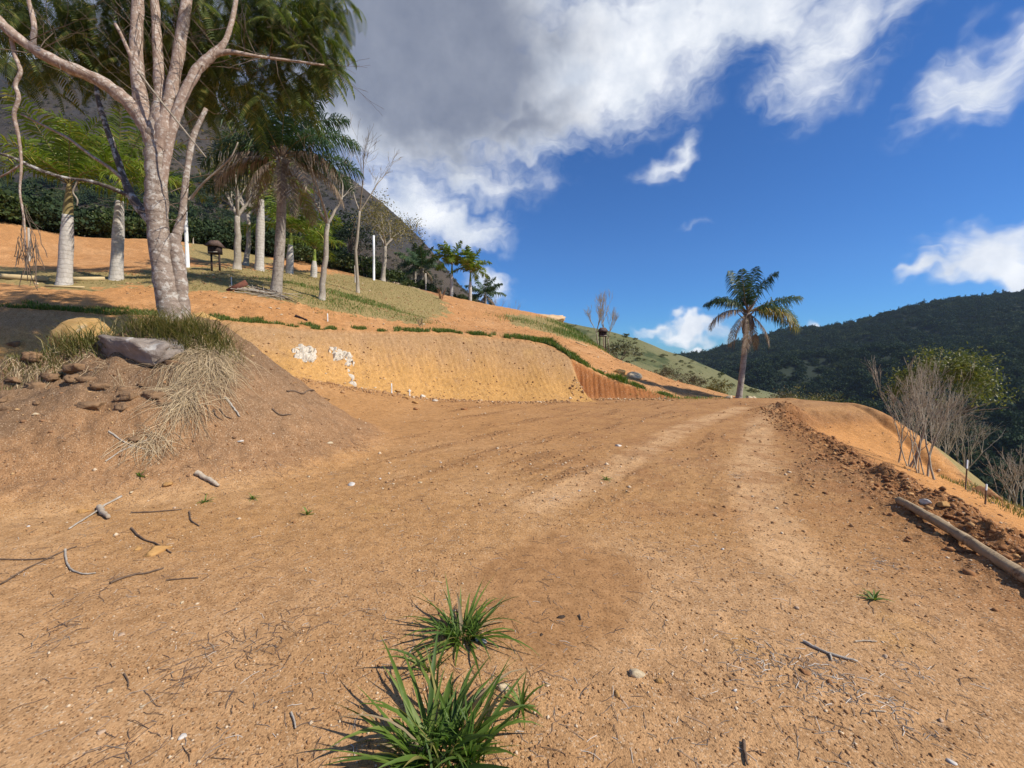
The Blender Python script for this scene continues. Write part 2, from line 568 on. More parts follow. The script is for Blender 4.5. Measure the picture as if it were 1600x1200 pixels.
def rough_mat(name, c1, c2, scale=8.0, detail=6, rough=0.85, bump=0.3, bscale=40.0, stretch=(1, 1, 1), c3=None, t3=(0.6, 0.7), s3=3.0, dist=0.02, spec=0.2):
    """two-tone noisy matte material with fine relief"""
    m, n, b, out = new_mat(name)
    tcn = n.n('ShaderNodeTexCoord')
    mp = n.n('ShaderNodeMapping')
    n.link(tcn.outputs['Object'], mp.inputs[0])
    mp.inputs['Scale'].default_value = stretch
    v = mp.outputs[0]
    f = n.rng(n.noise(v, scale, detail, 0.6, 0.3), 0.3, 0.7)
    col = n.mix(f, c1, c2)
    if c3 is not None:
        col = n.mix(n.rng(n.noise(v, s3, 5, 0.6, 0.5), t3[0], t3[1]), col, c3)
    n.link(col, b.inputs['Base Color'])
    b.inputs['Roughness'].default_value = rough
    b.inputs['Specular IOR Level'].default_value = spec
    if bump:
        bp = n.n('ShaderNodeBump')
        bp.inputs['Strength'].default_value = bump
        bp.inputs['Distance'].default_value = dist
        n.link(n.noise(v, bscale, 6, 0.65), bp.inputs['Height'])
        n.link(bp.outputs[0], b.inputs['Normal'])
    return m


def leaf_mat(name, c1, c2, c3=None, trans=0.3, p3=0.85, rough=0.5):
    """leaves: every leaf has its own tone, some light passes through"""
    m, n, b, out = new_mat(name)
    g = n.n('ShaderNodeNewGeometry')
    r = g.outputs['Random Per Island']
    col = n.mix(r, c1, c2)
    if c3 is not None:
        wn = n.n('ShaderNodeTexWhiteNoise', noise_dimensions='1D')
        n.link(r, wn.inputs['W'])
        col = n.mix(n.math('GREATER_THAN', wn.outputs['Value'], p3), col, c3)
    n.link(col, b.inputs['Base Color'])
    b.inputs['Roughness'].default_value = rough
    b.inputs['Specular IOR Level'].default_value = 0.25
    tr = n.n('ShaderNodeBsdfTranslucent')
    n.link(n.mix(1.0, col, (1.0, 1.15, 0.5), 'MULTIPLY'), tr.inputs[0])
    mx = n.n('ShaderNodeMixShader')
    mx.inputs[0].default_value = trans
    n.link(b.outputs[0], mx.inputs[1])
    n.link(tr.outputs[0], mx.inputs[2])
    n.link(mx.outputs[0], out.inputs[0])
    return m
# ================================================================== THE SETTING
# ------------------------------------------------------------------ ground sheet
def ground_material():
    m, n, b, out = new_mat('soil')
    tcn = n.n('ShaderNodeTexCoord')
    v = tcn.outputs['Object']
    at_c = n.n('ShaderNodeAttribute', attribute_name='tint')
    at_m = n.n('ShaderNodeAttribute', attribute_name='mask')
    sepm = n.n('ShaderNodeSeparateColor')
    n.link(at_m.outputs['Color'], sepm.inputs[0])
    turf, wet, loose = sepm.outputs[0], sepm.outputs[1], sepm.outputs[2]
    base = at_c.outputs['Color']
    mid = n.noise(v, 9.0, 4, 0.68, dim='2D')
    fin = n.noise(v, 62.0, 3, 0.7, dim='2D')
    grit = n.n('ShaderNodeTexVoronoi', voronoi_dimensions='2D')
    n.link(v, grit.inputs['Vector'])
    grit.inputs['Scale'].default_value = 120.0
    col = n.mix(n.rng(mid, 0.28, 0.72), n.mix(1.0, base, (0.80, 0.77, 0.74), 'MULTIPLY'), n.mix(1.0, base, (1.14, 1.15, 1.16), 'MULTIPLY'))
    col = n.mix(n.rng(fin, 0.32, 0.68), n.mix(1.0, col, (0.80, 0.77, 0.73), 'MULTIPLY'), n.mix(1.0, col, (1.12, 1.13, 1.14), 'MULTIPLY'))
    # single grains: pale quartz and dark humus
    gcol = n.n('ShaderNodeSeparateColor')
    n.link(grit.outputs['Color'], gcol.inputs[0])
    dry = n.math('SUBTRACT', 1.0, n.math('MULTIPLY', wet, 0.75))
    col = n.mix(n.math('MULTIPLY', n.math('GREATER_THAN', gcol.outputs[0], 0.94), n.math('MULTIPLY', dry, 0.5)), col, (0.62, 0.46, 0.30))
    col = n.mix(n.math('MULTIPLY', n.math('GREATER_THAN', gcol.outputs[1], 0.90), 0.6), col, (0.10, 0.055, 0.028))
    # turf
    tcol = n.mix(n.rng(mid, 0.35, 0.65), (0.27, 0.20, 0.078), (0.45, 0.325, 0.15))
    tcol = n.mix(n.rng(fin, 0.35, 0.7), n.mix(1.0, tcol, (0.65, 0.68, 0.6), 'MULTIPLY'), tcol)
    tedge = n.rng(n.math('ADD', turf, n.math('MULTIPLY', n.math('SUBTRACT', mid, 0.5), 0.9)), 0.38, 0.62)
    col = n.mix(tedge, col, tcol)
    n.link(col, b.inputs['Base Color'])
    b.inputs['Roughness'].default_value = 0.95
    b.inputs['Specular IOR Level'].default_value = 0.12
    hgt = n.math('ADD', n.math('MULTIPLY', mid, 0.55), n.math('MULTIPLY', fin, 0.22))
    hgt = n.math('ADD', hgt, n.math('MULTIPLY', grit.outputs['Distance'], -0.10))
    bp = n.n('ShaderNodeBump')
    bp.inputs['Distance'].default_value = 0.05
    n.put(bp.inputs['Strength'], n.math('ADD', 0.42, n.math('SUBTRACT', n.math('MULTIPLY', loose, 0.5), n.math('MULTIPLY', wet, 0.25))))
    n.link(hgt, bp.inputs['Height'])
    n.link(bp.outputs[0], b.inputs['Normal'])
    return m


def build_ground():
    ox, oy = 0.0, -0.6
    th_f = np.radians(np.linspace(-57, 57, 740))
    th_b = np.radians(np.concatenate([np.linspace(58, 302, 70)[1:-1]]))
    th = np.concatenate([th_f, th_b])
    rr = [0.02, 0.5, 0.9, 1.2]
    r = 1.5
    while r < 170:
        rr.append(r)
        st = np.interp(r, [1.5, 3, 12, 20, 40, 170], [.0075, .0058, .0044, .0044, .010, .03])
        r *= 1 + st
    rr = np.array(rr)
    A, B = np.meshgrid(th, rr)
    X, Y = ox + B * np.sin(A), oy + B * np.cos(A)
    x, y = X.ravel(), Y.ravel()
    z, I = terrain(x, y, True)
    nth, nr = len(th), len(rr)
    i = np.arange(nr - 1)[:, None] * nth
    j = np.arange(nth)[None, :]
    k = (j + 1) % nth
    Q = np.stack([i + j, i + k, i + nth + k, i + nth + j], -1).reshape(-1, 4)[:, ::-1]
    # ---- true soil colours by region
    n1, n2, n3 = fbm(x, y, 0.35, 4), fbm(x, y, 1.5, 4), fbm(x, y, 5.0, 3)
    n4, n5 = fbm(x + 40, y - 13, 0.9, 4, 0.6), fbm(x - 21, y + 33, 2.2, 5, 0.65)
    c = np.zeros((len(x), 3))

    def put(mask, col):
        c[:] = c * (1 - mask[:, None]) + np.array(col)[None, :] * mask[:, None]
    c[:] = (0.460, 0.252, 0.102)
    put(smooth(-0.1, 0.35, n1 + 0.5 * n2), (0.51, 0.298, 0.137))
    put(smooth(2.0, 0.5, np.abs(y - 2.2)) * 0.35, (0.46, 0.275, 0.145))
    # yellow subsoil smears and grey-brown litter stains
    put(smooth(0.22, 0.42, n4) * 0.5, (0.50, 0.285, 0.10))
    put(smooth(0.18, 0.36, n5) * 0.42, (0.24, 0.14, 0.08))
    # farther part of the pad is trampled and a little more yellow
    put(smooth(5, 9, y) * smooth(0.3, -0.2, I['sb']) * 0.6, (0.44, 0.225, 0.085))
    put(I['drag'] * smooth(0.3, -0.2, I['sb']) * 0.6, (0.30, 0.148, 0.060))
    # wheel tracks of pale dust
    for P_ in ([(7.3, 13.5), (5.2, 11.2), (3.7, 9.4), (2.3, 7.3), (1.1, 5.6), (0.3, 4.6)], [(8.2, 13.2), (6.2, 10.6), (4.6, 8.0), (3.4, 6.0), (2.6, 4.4), (2.2, 3.2)]):
        sdist, _ = poly_sd(x, y, P_)
        put(smooth(0.42, 0.10, np.abs(sdist) + 0.2 * n3) * 0.9, (0.60, 0.365, 0.18))
    # scraped, darker lane between and beside the tracks
    lane = smooth(0.0, 0.30, n2 + 0.5 * n3 + 0.1) * smooth(3.2, 5.0, y) * smooth(0.5, 1.5, x) * (I['se'] < 0.2)
    put(lane * 0.6, (0.30, 0.145, 0.058))
    # fill slope at the right, clean orange
    put(smooth(0.9, 1.5, I['se']) * smooth(0.3, -0.1, I['so']), (0.56, 0.265, 0.085))
    put(np.clip(I['rough'] * 1.1, 0, 1) * 0.85, (0.29, 0.125, 0.046))
    put(I['rough'] * smooth(0.05, 0.35, n3 + 0.4 * n2) * 0.7, (0.40, 0.19, 0.075))
    # mound: grey-brown crumbly topsoil above, browner below
    put(I['onm'] * 0.85, (0.345, 0.19, 0.092))
    put(I['onm'] * smooth(0.80, 0.30, I['q'] + 0.35 * n2) * 0.9, (0.225, 0.142, 0.082))
    put(I['onm'] * smooth(-4.6, -3.8, x) * smooth(1.0, .6, I['q'] + 0.2 * n2) * 0.6, (0.285, 0.172, 0.094))
    # cut bank: greyish-tan on top, yellow below
    t = I['b']
    onb = smooth(-0.25, 0.1, I['sb'])
    put(onb * I['b1'], (0.55, 0.302, 0.098))
    put(onb * I['b1'] * smooth(0.25, 0.75, t + 0.35 * n2) * 0.75, (0.50, 0.290, 0.125))
    put(onb * I['b1'] * smooth(0.55, 0.95, t + 0.4 * n2 + 0.2 * n3) * 0.55, (0.36, 0.225, 0.125))
    rub = smooth(0.1, 0.45, n5 + 0.3 * n3) * onb * I['b1']
    put(rub * 0.45, (0.30, 0.18, 0.10))
    put(smooth(0.15, 0.4, n4) * onb * I['b1'] * 0.5, (0.62, 0.37, 0.13))
    put(onb * (1 - I['b1']), (0.36, 0.14, 0.045))
    # upper terrace: orange-red earth with turf
    up = smooth(0.9, 1.05, I['sb'] / I['wd'])
    put(up, (0.50, 0.245, 0.092))
    put(up * smooth(-0.1, 0.3, n1 + 0.6 * n2) * 0.6, (0.56, 0.305, 0.135))
    put(up * smooth(0.1, 0.4, n5) * 0.55, (0.36, 0.17, 0.065))
    # where the turf lies on the hillside
    yy = np.maximum(y, 1.0)
    pxx = 800 + FPX * x / yy + 30 * n2 + 14 * n3
    pyy = HOR - FPX * (z - CAMZ) / yy + 13 * n2 + 8 * n3
    hill = (I['sb'] > 0.8 * I['wd']) & (y > 9)

    def inside(P_):
        r_ = np.zeros(len(x), bool)
        for (x0, y0), (x1, y1) in zip(P_, P_[1:] + P_[:1]):
            cnd = ((y0 > pyy) != (y1 > pyy)) & (pxx < (x1 - x0) * (pyy - y0) / ((y1 - y0) + 1e-9) + x0)
            r_ ^= cnd
        return (r_ & hill).astype(float)
    turf = np.zeros(len(x))
    for P_ in ([(-400, 412), (0, 418), (60, 424), (160, 428), (240, 430), (240, 448), (100, 454), (0, 442), (-400, 440)],
               [(232, 424), (330, 417), (450, 424), (585, 434), (640, 446), (690, 466), (702, 490), (650, 507), (560, 494), (450, 472), (370, 457), (300, 457), (232, 449)],
               [(305, 372), (345, 378), (420, 402), (445, 416), (330, 414), (300, 402)],
               [(790, 492), (875, 498), (935, 536), (905, 534), (850, 518), (800, 508)]):
        turf = np.maximum(turf, inside(P_))
    put(np.clip(inside([(560, 425), (690, 452), (700, 475), (600, 452)]), 0, 1) * 0.6, (0.30, 0.15, 0.07))
    turf = np.maximum(turf, smooth(39, 44, np.hypot(x, y)))
    turf = np.maximum(turf, up * smooth(0.0, 1.2, I['se']) * smooth(18, 22, y))
    turf = turf * up
    # strip of grass below the right berm and the steep ground beyond the fill
    turf = np.maximum(turf, smooth(-0.35, 0.0, I['so'] + 0.3 * n2 - 1.2 * smooth(7.5, 8.5, y)) * smooth(1.2, 2.0, I['se']))
    turf = np.maximum(turf, smooth(0.1, 0.6, I['so']))
    wetc = np.hypot((x - 0.34 - 0.10 * (y - 3)) / 0.62, (y - 3.0) / 0.95) + 0.75 * fbm(x + 3, y, 0.8, 3) + 0.30 * n2 + 0.14 * n3
    wet = smooth(1.05, 0.62, wetc) * (y < 6)
    put(wet * 0.72, (0.345, 0.178, 0.072))
    c *= (1 + 0.24 * np.clip(n3 + 0.6 * n2, -1, 1) * (1 + 0.6 * up))[:, None]
    m = np.stack([turf, wet, np.clip(I['rough'] + 0.6 * I['onm'] + 0.35 * up + 0.6 * I['drag'], 0, 1)], -1)
    me = mesh_np('ground', np.stack([x, y, z], -1), Q, colors={'tint': c, 'mask': m}, smooth_sh=True)
    me.materials.append(ground_material())
    o = link('ground', me)
    tag(o, 'bare orange earth pad, cut bank and terraced hillside', 'ground', kind='structure')
    return o


build_ground()


# ------------------------------------------------------------------ mountains and the far hill
def ridge(name, crest, depth, base, r0, mat, label, nr=90, na=260, prof=1.0, rough=6.0, rs=0.02):
    """a mountain that rises from base level at r0 to a skyline given as picture columns and rows at a depth"""
    cp = []
    for px, py, d in crest:
        p = at(px, py, d)
        cp.append((math.atan2(p[0], p[1]), math.hypot(p[0], p[1]), p[2]))
    cp = np.array(cp)
    A = np.linspace(cp[0, 0], cp[-1, 0], na)
    rc = np.interp(A, cp[:, 0], cp[:, 1])
    zc = np.interp(A, cp[:, 0], cp[:, 2])
    t = np.concatenate([np.linspace(0, 1, nr), 1 + np.linspace(0.02, 0.6, 14)])
    TT, AA = np.meshgrid(t, A)
    RC, ZC = rc[:, None], zc[:, None]
    RR = r0 + (RC - r0) * TT
    zb = base
    f = np.where(TT <= 1, np.clip(TT, 0, 1) ** prof, 1 - 0.5 * (TT - 1))
    Z = zb + (ZC - zb) * f
    X, Y = RR * np.sin(AA), RR * np.cos(AA)
    am = smooth(0, 0.25, TT) * smooth(1.0, 0.8, TT)
    Z = Z + am * rough * fbm(X, Y, rs, 5) + smooth(0.7, 1, TT) * rough * 0.12 * fbm(X, Y, rs * 6, 3)
    V = np.stack([X, Y, Z], -1).reshape(-1, 3)
    n_t = len(t)
    i = np.arange(na - 1)[:, None] * n_t
    j = np.arange(n_t - 1)[None, :]
    Q = np.stack([i + j, i + j + 1, i + n_t + j + 1, i + n_t + j], -1).reshape(-1, 4)[:, ::-1]
    me = mesh_np(name, V, Q, smooth_sh=True)
    me.materials.append(mat)
    o = link(name, me)
    tag(o, label, 'mountain' if 'mountain' in name else 'hill', kind='structure')
    return X, Y, Z


M_FORESTFLOOR = rough_mat('forest_floor', (0.012, 0.021, 0.011), (0.026, 0.036, 0.017), 0.05, 8, bump=0.0)
M_ROCKHILL = rough_mat('scrub_and_rock', (0.040, 0.031, 0.022), (0.088, 0.066, 0.046), 0.03, 10, bump=0.8, bscale=0.25, c3=(0.05, 0.045, 0.042), t3=(0.48, 0.60), s3=0.012, dist=3.0, stretch=(1, 1, 0.35))
M_FARGRASS = rough_mat('dry_hill_grass', (0.115, 0.125, 0.045), (0.20, 0.18, 0.085), 0.08, 9, bump=0.5, bscale=1.2, c3=(0.06, 0.075, 0.028), t3=(0.55, 0.66), s3=0.25, dist=0.5)

RM = ridge('forested_mountain', [(960, 560, 700), (1060, 557, 700), (1105, 553, 690), (1150, 536, 680), (1225, 516, 660), (1262, 513, 650), (1320, 509, 640), (1360, 497, 620), (1400, 486, 610), (1480, 469, 600), (1540, 463, 590), (1600, 456, 580), (1800, 440, 560), (2200, 420, 520), (3200, 420, 420)],
           0, -46, 95, M_FORESTFLOOR, 'dark forested mountain across the valley', prof=1.25, rough=34, rs=0.006)
LM = ridge('rocky_mountain', [(-2600, 300, 260), (-900, 160, 280), (-200, 120, 300), (0, 100, 300), (60, 92, 300), (150, 98, 300), (250, 128, 300), (350, 180, 300), (430, 222, 295), (500, 257, 290), (545, 276, 285), (590, 311, 280), (622, 338, 275), (660, 376, 270), (692, 412, 265), (722, 450, 260), (765, 482, 255), (800, 520, 250), (860, 570, 250)],
           0, 6, 70, M_ROCKHILL, 'steep brown mountain of scrub and dark bare rock', prof=1.5, rough=9, rs=0.012)
HM = ridge('grassy_hill', [(640, 470, 75), (760, 490, 75), (880, 503, 74), (950, 517, 72), (1000, 531, 70), (1040, 548, 68), (1080, 561, 66), (1130, 583, 64), (1170, 604, 62), (1230, 632, 60), (1320, 670, 58)],
           0, -7, 36, M_FARGRASS, 'dry green hillside falling to the right behind the red slope', nr=50, na=120, prof=0.9, rough=1.0, rs=0.06)
# ================================================================== PLANT MATERIALS
def bark_mat(name, c1, c2, blotch, t3=(0.5, 0.62), ring=0.0, stretch=(1, 1, 0.25), s3=9.0, bscale=60):
    m, n, b, out = new_mat(name)
    tcn = n.n('ShaderNodeTexCoord')
    mp = n.n('ShaderNodeMapping')
    n.link(tcn.outputs['Object'], mp.inputs[0])
    mp.inputs['Scale'].default_value = stretch
    v = tcn.outputs['Object']
    f = n.rng(n.noise(mp.outputs[0], 14.0, 5, 0.65), 0.3, 0.7)
    col = n.mix(f, c1, c2)
    col = n.mix(n.rng(n.noise(v, s3, 6, 0.68), t3[0], t3[1]), col, blotch)
    h = n.noise(mp.outputs[0], bscale, 5, 0.65)
    if ring:
        sp = n.n('ShaderNodeSeparateXYZ')
        n.link(v, sp.inputs[0])
        wv = n.math('SINE', n.math('ADD', n.math('MULTIPLY', sp.outputs[2], ring), n.math('MULTIPLY', n.noise(v, 5.0, 4), 9.0)))
        rg = n.rng(wv, 0.55, 0.98)
        col = n.mix(n.math('MULTIPLY', rg, 0.28), col, n.mix(1.0, col, (0.45, 0.42, 0.40), 'MULTIPLY'))
        h = n.math('SUBTRACT', h, n.math('MULTIPLY', rg, 0.5))
    n.link(col, b.inputs['Base Color'])
    b.inputs['Roughness'].default_value = 0.85
    bp = n.n('ShaderNodeBump')
    bp.inputs['Strength'].default_value = 0.5
    bp.inputs['Distance'].default_value = 0.02
    n.link(h, bp.inputs['Height'])
    n.link(bp.outputs[0], b.inputs['Normal'])
    return m


B_TREE = bark_mat('pale_pinkish_bark', (0.205, 0.150, 0.112), (0.38, 0.295, 0.23), (0.52, 0.465, 0.395), (0.51, 0.60), ring=38, stretch=(1, 1, 1.6), s3=11)
B_LIMB = bark_mat('pinkish_limb_bark', (0.24, 0.155, 0.11), (0.44, 0.325, 0.25), (0.56, 0.48, 0.40), (0.50, 0.62), stretch=(1, 1, 0.6), s3=17)
B_DARK = bark_mat('dark_lichen_bark', (0.07, 0.055, 0.045), (0.16, 0.125, 0.10), (0.48, 0.45, 0.40), (0.50, 0.58), stretch=(1, 1, 0.6), s3=9)
B_GREY = bark_mat('pale_grey_bark', (0.26, 0.215, 0.165), (0.42, 0.36, 0.28), (0.50, 0.46, 0.39), (0.56, 0.66))
B_TWIG = bark_mat('dry_twig_bark', (0.24, 0.195, 0.14), (0.42, 0.35, 0.26), (0.42, 0.37, 0.30), (0.6, 0.7))
B_BROWNTWIG = bark_mat('brown_twig_bark', (0.12, 0.085, 0.06), (0.22, 0.16, 0.115), (0.28, 0.22, 0.16), (0.6, 0.7))
B_ROYAL = bark_mat('royal_palm_bark', (0.40, 0.355, 0.30), (0.60, 0.55, 0.48), (0.32, 0.28, 0.24), (0.60, 0.70), ring=42, stretch=(1, 1, 0.3), s3=7)
B_QUEEN = bark_mat('queen_palm_bark', (0.24, 0.20, 0.16), (0.42, 0.365, 0.30), (0.15, 0.12, 0.095), (0.56, 0.66), ring=34, stretch=(1, 1, 0.3))
M_SHAFT = rough_mat('green_crownshaft', (0.16, 0.22, 0.03), (0.28, 0.31, 0.06), 6, bump=0.1, rough=0.5, c3=(0.24, 0.17, 0.06), s3=5, stretch=(1, 1, 0.2))
M_SHAFTDRY = rough_mat('brown_crownshaft', (0.19, 0.15, 0.055), (0.26, 0.19, 0.08), 6, bump=0.1, rough=0.6, stretch=(1, 1, 0.2))
L_FEATHER = leaf_mat('feathery_leaf', (0.060, 0.090, 0.024), (0.135, 0.165, 0.042), (0.24, 0.22, 0.06), 0.42, 0.85)
L_ROYAL = leaf_mat('royal_frond_leaf', (0.10, 0.155, 0.018), (0.20, 0.25, 0.035), (0.34, 0.29, 0.065), 0.35, 0.86)
L_QUEEN = leaf_mat('queen_frond_leaf', (0.030, 0.066, 0.028), (0.070, 0.115, 0.045), (0.13, 0.15, 0.05), 0.25, 0.9)
L_YELLOW = leaf_mat('yellowing_frond_leaf', (0.07, 0.10, 0.03), (0.30, 0.24, 0.05), (0.42, 0.30, 0.07), 0.3, 0.6)
L_DEAD = leaf_mat('dead_frond_leaf', (0.17, 0.115, 0.085), (0.30, 0.215, 0.15), (0.38, 0.30, 0.22), 0.2, 0.8, rough=0.8)
L_BUSH = leaf_mat('bush_leaf', (0.035, 0.058, 0.014), (0.085, 0.11, 0.03), (0.15, 0.15, 0.045), 0.25, 0.9)
L_DARK = leaf_mat('dark_tree_leaf', (0.014, 0.026, 0.011), (0.036, 0.055, 0.020), (0.07, 0.085, 0.03), 0.2, 0.93)
L_OLIVE = leaf_mat('olive_dry_leaf', (0.10, 0.095, 0.028), (0.20, 0.165, 0.055), (0.27, 0.20, 0.07), 0.25, 0.85)
L_GREYOLIVE = leaf_mat('grey_scrub_leaf', (0.085, 0.08, 0.042), (0.16, 0.135, 0.075), (0.22, 0.17, 0.10), 0.2, 0.8)
L_FOREST = leaf_mat('forest_leaf', (0.022, 0.040, 0.018), (0.044, 0.068, 0.028), (0.065, 0.08, 0.034), 0.12, 0.93, rough=1.0)
G_GREEN = leaf_mat('fresh_grass', (0.050, 0.105, 0.014), (0.115, 0.19, 0.028), (0.24, 0.235, 0.07), 0.35, 0.9)
G_STRIP = leaf_mat('bank_grass', (0.085, 0.150, 0.024), (0.16, 0.235, 0.045), (0.30, 0.25, 0.10), 0.35, 0.85)
G_OLIVE = leaf_mat('olive_grass', (0.11, 0.125, 0.030), (0.22, 0.20, 0.065), (0.38, 0.30, 0.14), 0.3, 0.7)
G_STRAW = leaf_mat('dry_straw', (0.38, 0.27, 0.155), (0.66, 0.51, 0.32), (0.20, 0.14, 0.09), 0.2, 0.8, rough=0.7)
G_LAWN = leaf_mat('dry_lawn_blade', (0.27, 0.22, 0.08), (0.45, 0.35, 0.16), (0.15, 0.17, 0.05), 0.35, 0.85)


L_YELLOWISH = leaf_mat('thin_yellow_leaf', (0.16, 0.14, 0.045), (0.28, 0.22, 0.08), (0.36, 0.27, 0.12), 0.3, 0.8)


def rvec(n):
    v = rng.normal(size=(n, 3))
    return v / np.linalg.norm(v, axis=1)[:, None]


def leaf_cards(mb, P, L, W, D=None, flat=0.0):
    """diamond leaves at P pointing along D"""
    n = len(P)
    D = rvec(n) if D is None else D / (np.linalg.norm(D, axis=1)[:, None] + 1e-9)
    S = np.cross(D, rvec(n) * (1 - flat) + np.array((0, 0, 1.0)) * flat)
    S /= np.linalg.norm(S, axis=1)[:, None] + 1e-9
    L = (np.asarray(L) * np.ones(n))[:, None]
    W = (np.asarray(W) * np.ones(n))[:, None]
    V = np.stack([P - D * L * .5, P + S * W * .5, P + D * L * .5, P - S * W * .5], 1).reshape(-1, 3)
    mb.add(V, np.arange(4 * n).reshape(-1, 4))


def clumps(center, rad, n_clump, n_leaf, leaf, clump_r=0.28, hollow=0.55, flat_bottom=0.0, asp=0.45):
    """foliage as many separate clumps spread through an ellipsoid; returns an MB"""
    mb = MB()
    center, rad = np.asarray(center, float), np.asarray(rad, float)
    d = rvec(n_clump)
    if flat_bottom:
        d[:, 2] = np.where(d[:, 2] < -flat_bottom, -d[:, 2] * 0.6, d[:, 2])
    r = hollow + (1 - hollow) * rng.random(n_clump) ** 0.6
    C = d * r[:, None]
    k = rng.integers(0, n_clump, n_leaf)
    s = clump_r * (0.6 + 0.8 * rng.random(n_clump))
    P = C[k] + rng.normal(size=(n_leaf, 3)) * s[k][:, None] * np.array((0.62, 0.62, 0.42))
    P = center + P * rad
    D = rvec(n_leaf) + (P - center) / rad * 0.5
    leaf_cards(mb, P, leaf * (0.6 + 0.8 * rng.random(n_leaf)), leaf * asp * (0.7 + 0.6 * rng.random(n_leaf)), D)
    return mb


def wob(p0, p1, n, amp, sag=0.0):
    t = np.linspace(0, 1, n)[:, None]
    p = np.asarray(p0) * (1 - t) + np.asarray(p1) * t
    L = np.linalg.norm(np.asarray(p1) - np.asarray(p0))
    w_ = rng.normal(size=(n, 3)) * amp * L
    w_[0] = 0
    w_ = np.cumsum(w_, 0) * 0.5
    return p + w_ * t ** 0.5 + np.array((0, 0, -sag * L)) * (t * t)


def grow(mb, p, d, L, r, lev, maxlev, spread=0.6, nch=(2, 4), up=0.25, tips=None, shrink=0.68, rmin=0.004, sides=None):
    """a branch and everything that grows from it"""
    d = d / np.linalg.norm(d)
    n = 5
    pts = wob(p, p + d * L, n, 0.055)
    rads = np.linspace(r, max(r * 0.62, rmin), n)
    mb.tube(pts, rads, sides or (7 if r > 0.05 else (5 if r > 0.018 else 3)), cap=False)
    if lev >= maxlev:
        if tips is not None:
            tips.append(pts[-1])
        return
    for k in range(rng.integers(nch[0], nch[1] + 1)):
        i = n - 1 if k == 0 else int(rng.integers(2, n))
        dd = pts[min(i, n - 1)] - pts[min(i, n - 1) - 1]
        dd = dd / np.linalg.norm(dd)
        nd = dd + rvec(1)[0] * spread * (0.6 if k == 0 else 1.15) + np.array((0, 0, up))
        grow(mb, pts[i], nd, L * shrink * (0.75 + 0.5 * rng.random()), max(rads[i] * (0.8 if k == 0 else 0.6), rmin), lev + 1, maxlev, spread, nch, up, tips, shrink, rmin, sides)


# ------------------------------------------------------------------ palms
_frond_cache = {}


def frond_mesh(kind, L, a0, a1, nl, ll, lw, droop, mat, key, plume=0.25, petiole=0.12, rr=0.022, rmat=None):
    """one palm leaf along +X in the XZ plane: stalk curving from elevation a0 to a1, with folded hanging leaflets"""
    if key in _frond_cache:
        return _frond_cache[key]
    N = 14
    s = np.linspace(0, 1, N)
    ang = np.radians(a0 + (a1 - a0) * s ** 1.25)
    step = L / (N - 1)
    x = np.concatenate([[0], np.cumsum(np.cos((ang[1:] + ang[:-1]) / 2) * step)])
    z = np.concatenate([[0], np.cumsum(np.sin((ang[1:] + ang[:-1]) / 2) * step)])
    pts = np.stack([x, np.zeros(N), z], -1)
    mb = MB()
    mb.tube(pts, np.linspace(rr, rr * 0.15, N), 4, cap=False)
    nq_stalk = len(mb.q[0])
    t = np.tile(np.linspace(petiole, 0.995, nl), 2)
    t = np.clip(t + rng.normal(size=2 * nl) * 0.006, petiole, 1)
    side = np.repeat((1.0, -1.0), nl)
    base = np.stack([np.interp(t, s, pts[:, k]) for k in range(3)], -1)
    a = np.interp(t, s, ang)
    T = np.stack([np.cos(a), np.zeros_like(a), np.sin(a)], -1)
    Nn = np.stack([-np.sin(a), np.zeros_like(a), np.cos(a)], -1)
    B = np.stack([np.zeros_like(a), side, np.zeros_like(a)], -1)
    env = np.sin(np.clip(0.12 + 0.86 * (t - petiole) / (1 - petiole), 0, 1) * math.pi) ** 0.55
    Ls = ll * env * (0.85 + 0.3 * rng.random(2 * nl))
    lift = rng.normal(size=2 * nl) * plume + 0.12
    fw = 0.35 + 0.5 * t
    D = B + T * fw[:, None] + Nn * lift[:, None]
    D /= np.linalg.norm(D, axis=1)[:, None]
    W = T * (lw * 0.5)
    down = np.array((0, 0, -1.0))
    p0 = base
    p1 = p0 + D * (Ls * 0.5)[:, None] + down * (Ls * droop * 0.12)[:, None]
    D2 = D + down * droop
    D2 /= np.linalg.norm(D2, axis=1)[:, None]
    p2 = p1 + D2 * (Ls * 0.5)[:, None] + down * (Ls * droop * 0.12)[:, None]
    V = np.stack([p0 - W * .6, p0 + W * .6, p1 - W, p1 + W, p2 - W * .15, p2 + W * .15], 1).reshape(-1, 3)
    i = np.arange(2 * nl)[:, None] * 6
    Q = np.concatenate([i + np.array([[0, 1, 3, 2]]), i + np.array([[2, 3, 5, 4]])])
    mb.add(V, Q)
    me = mesh_np('frond', np.concatenate(mb.v), np.concatenate(mb.q))
    me.materials.append(mat)
    me.materials.append(rmat or M_SHAFTDRY)
    mi = np.zeros(len(me.polygons), np.int32)
    mi[:nq_stalk] = 1
    me.polygons.foreach_set('material_index', mi)
    _frond_cache[key] = me
    return me


def put_frond(me, parent, p, az_deg, roll=0.0, sc=1.0, name='frond', tilt=0.0):
    o = link(name, me, parent)
    o.location = p
    o.rotation_mode = 'XYZ'
    o.rotation_euler = (R(roll), R(tilt), R(az_deg))
    o.scale = (sc, sc, sc)
    return o


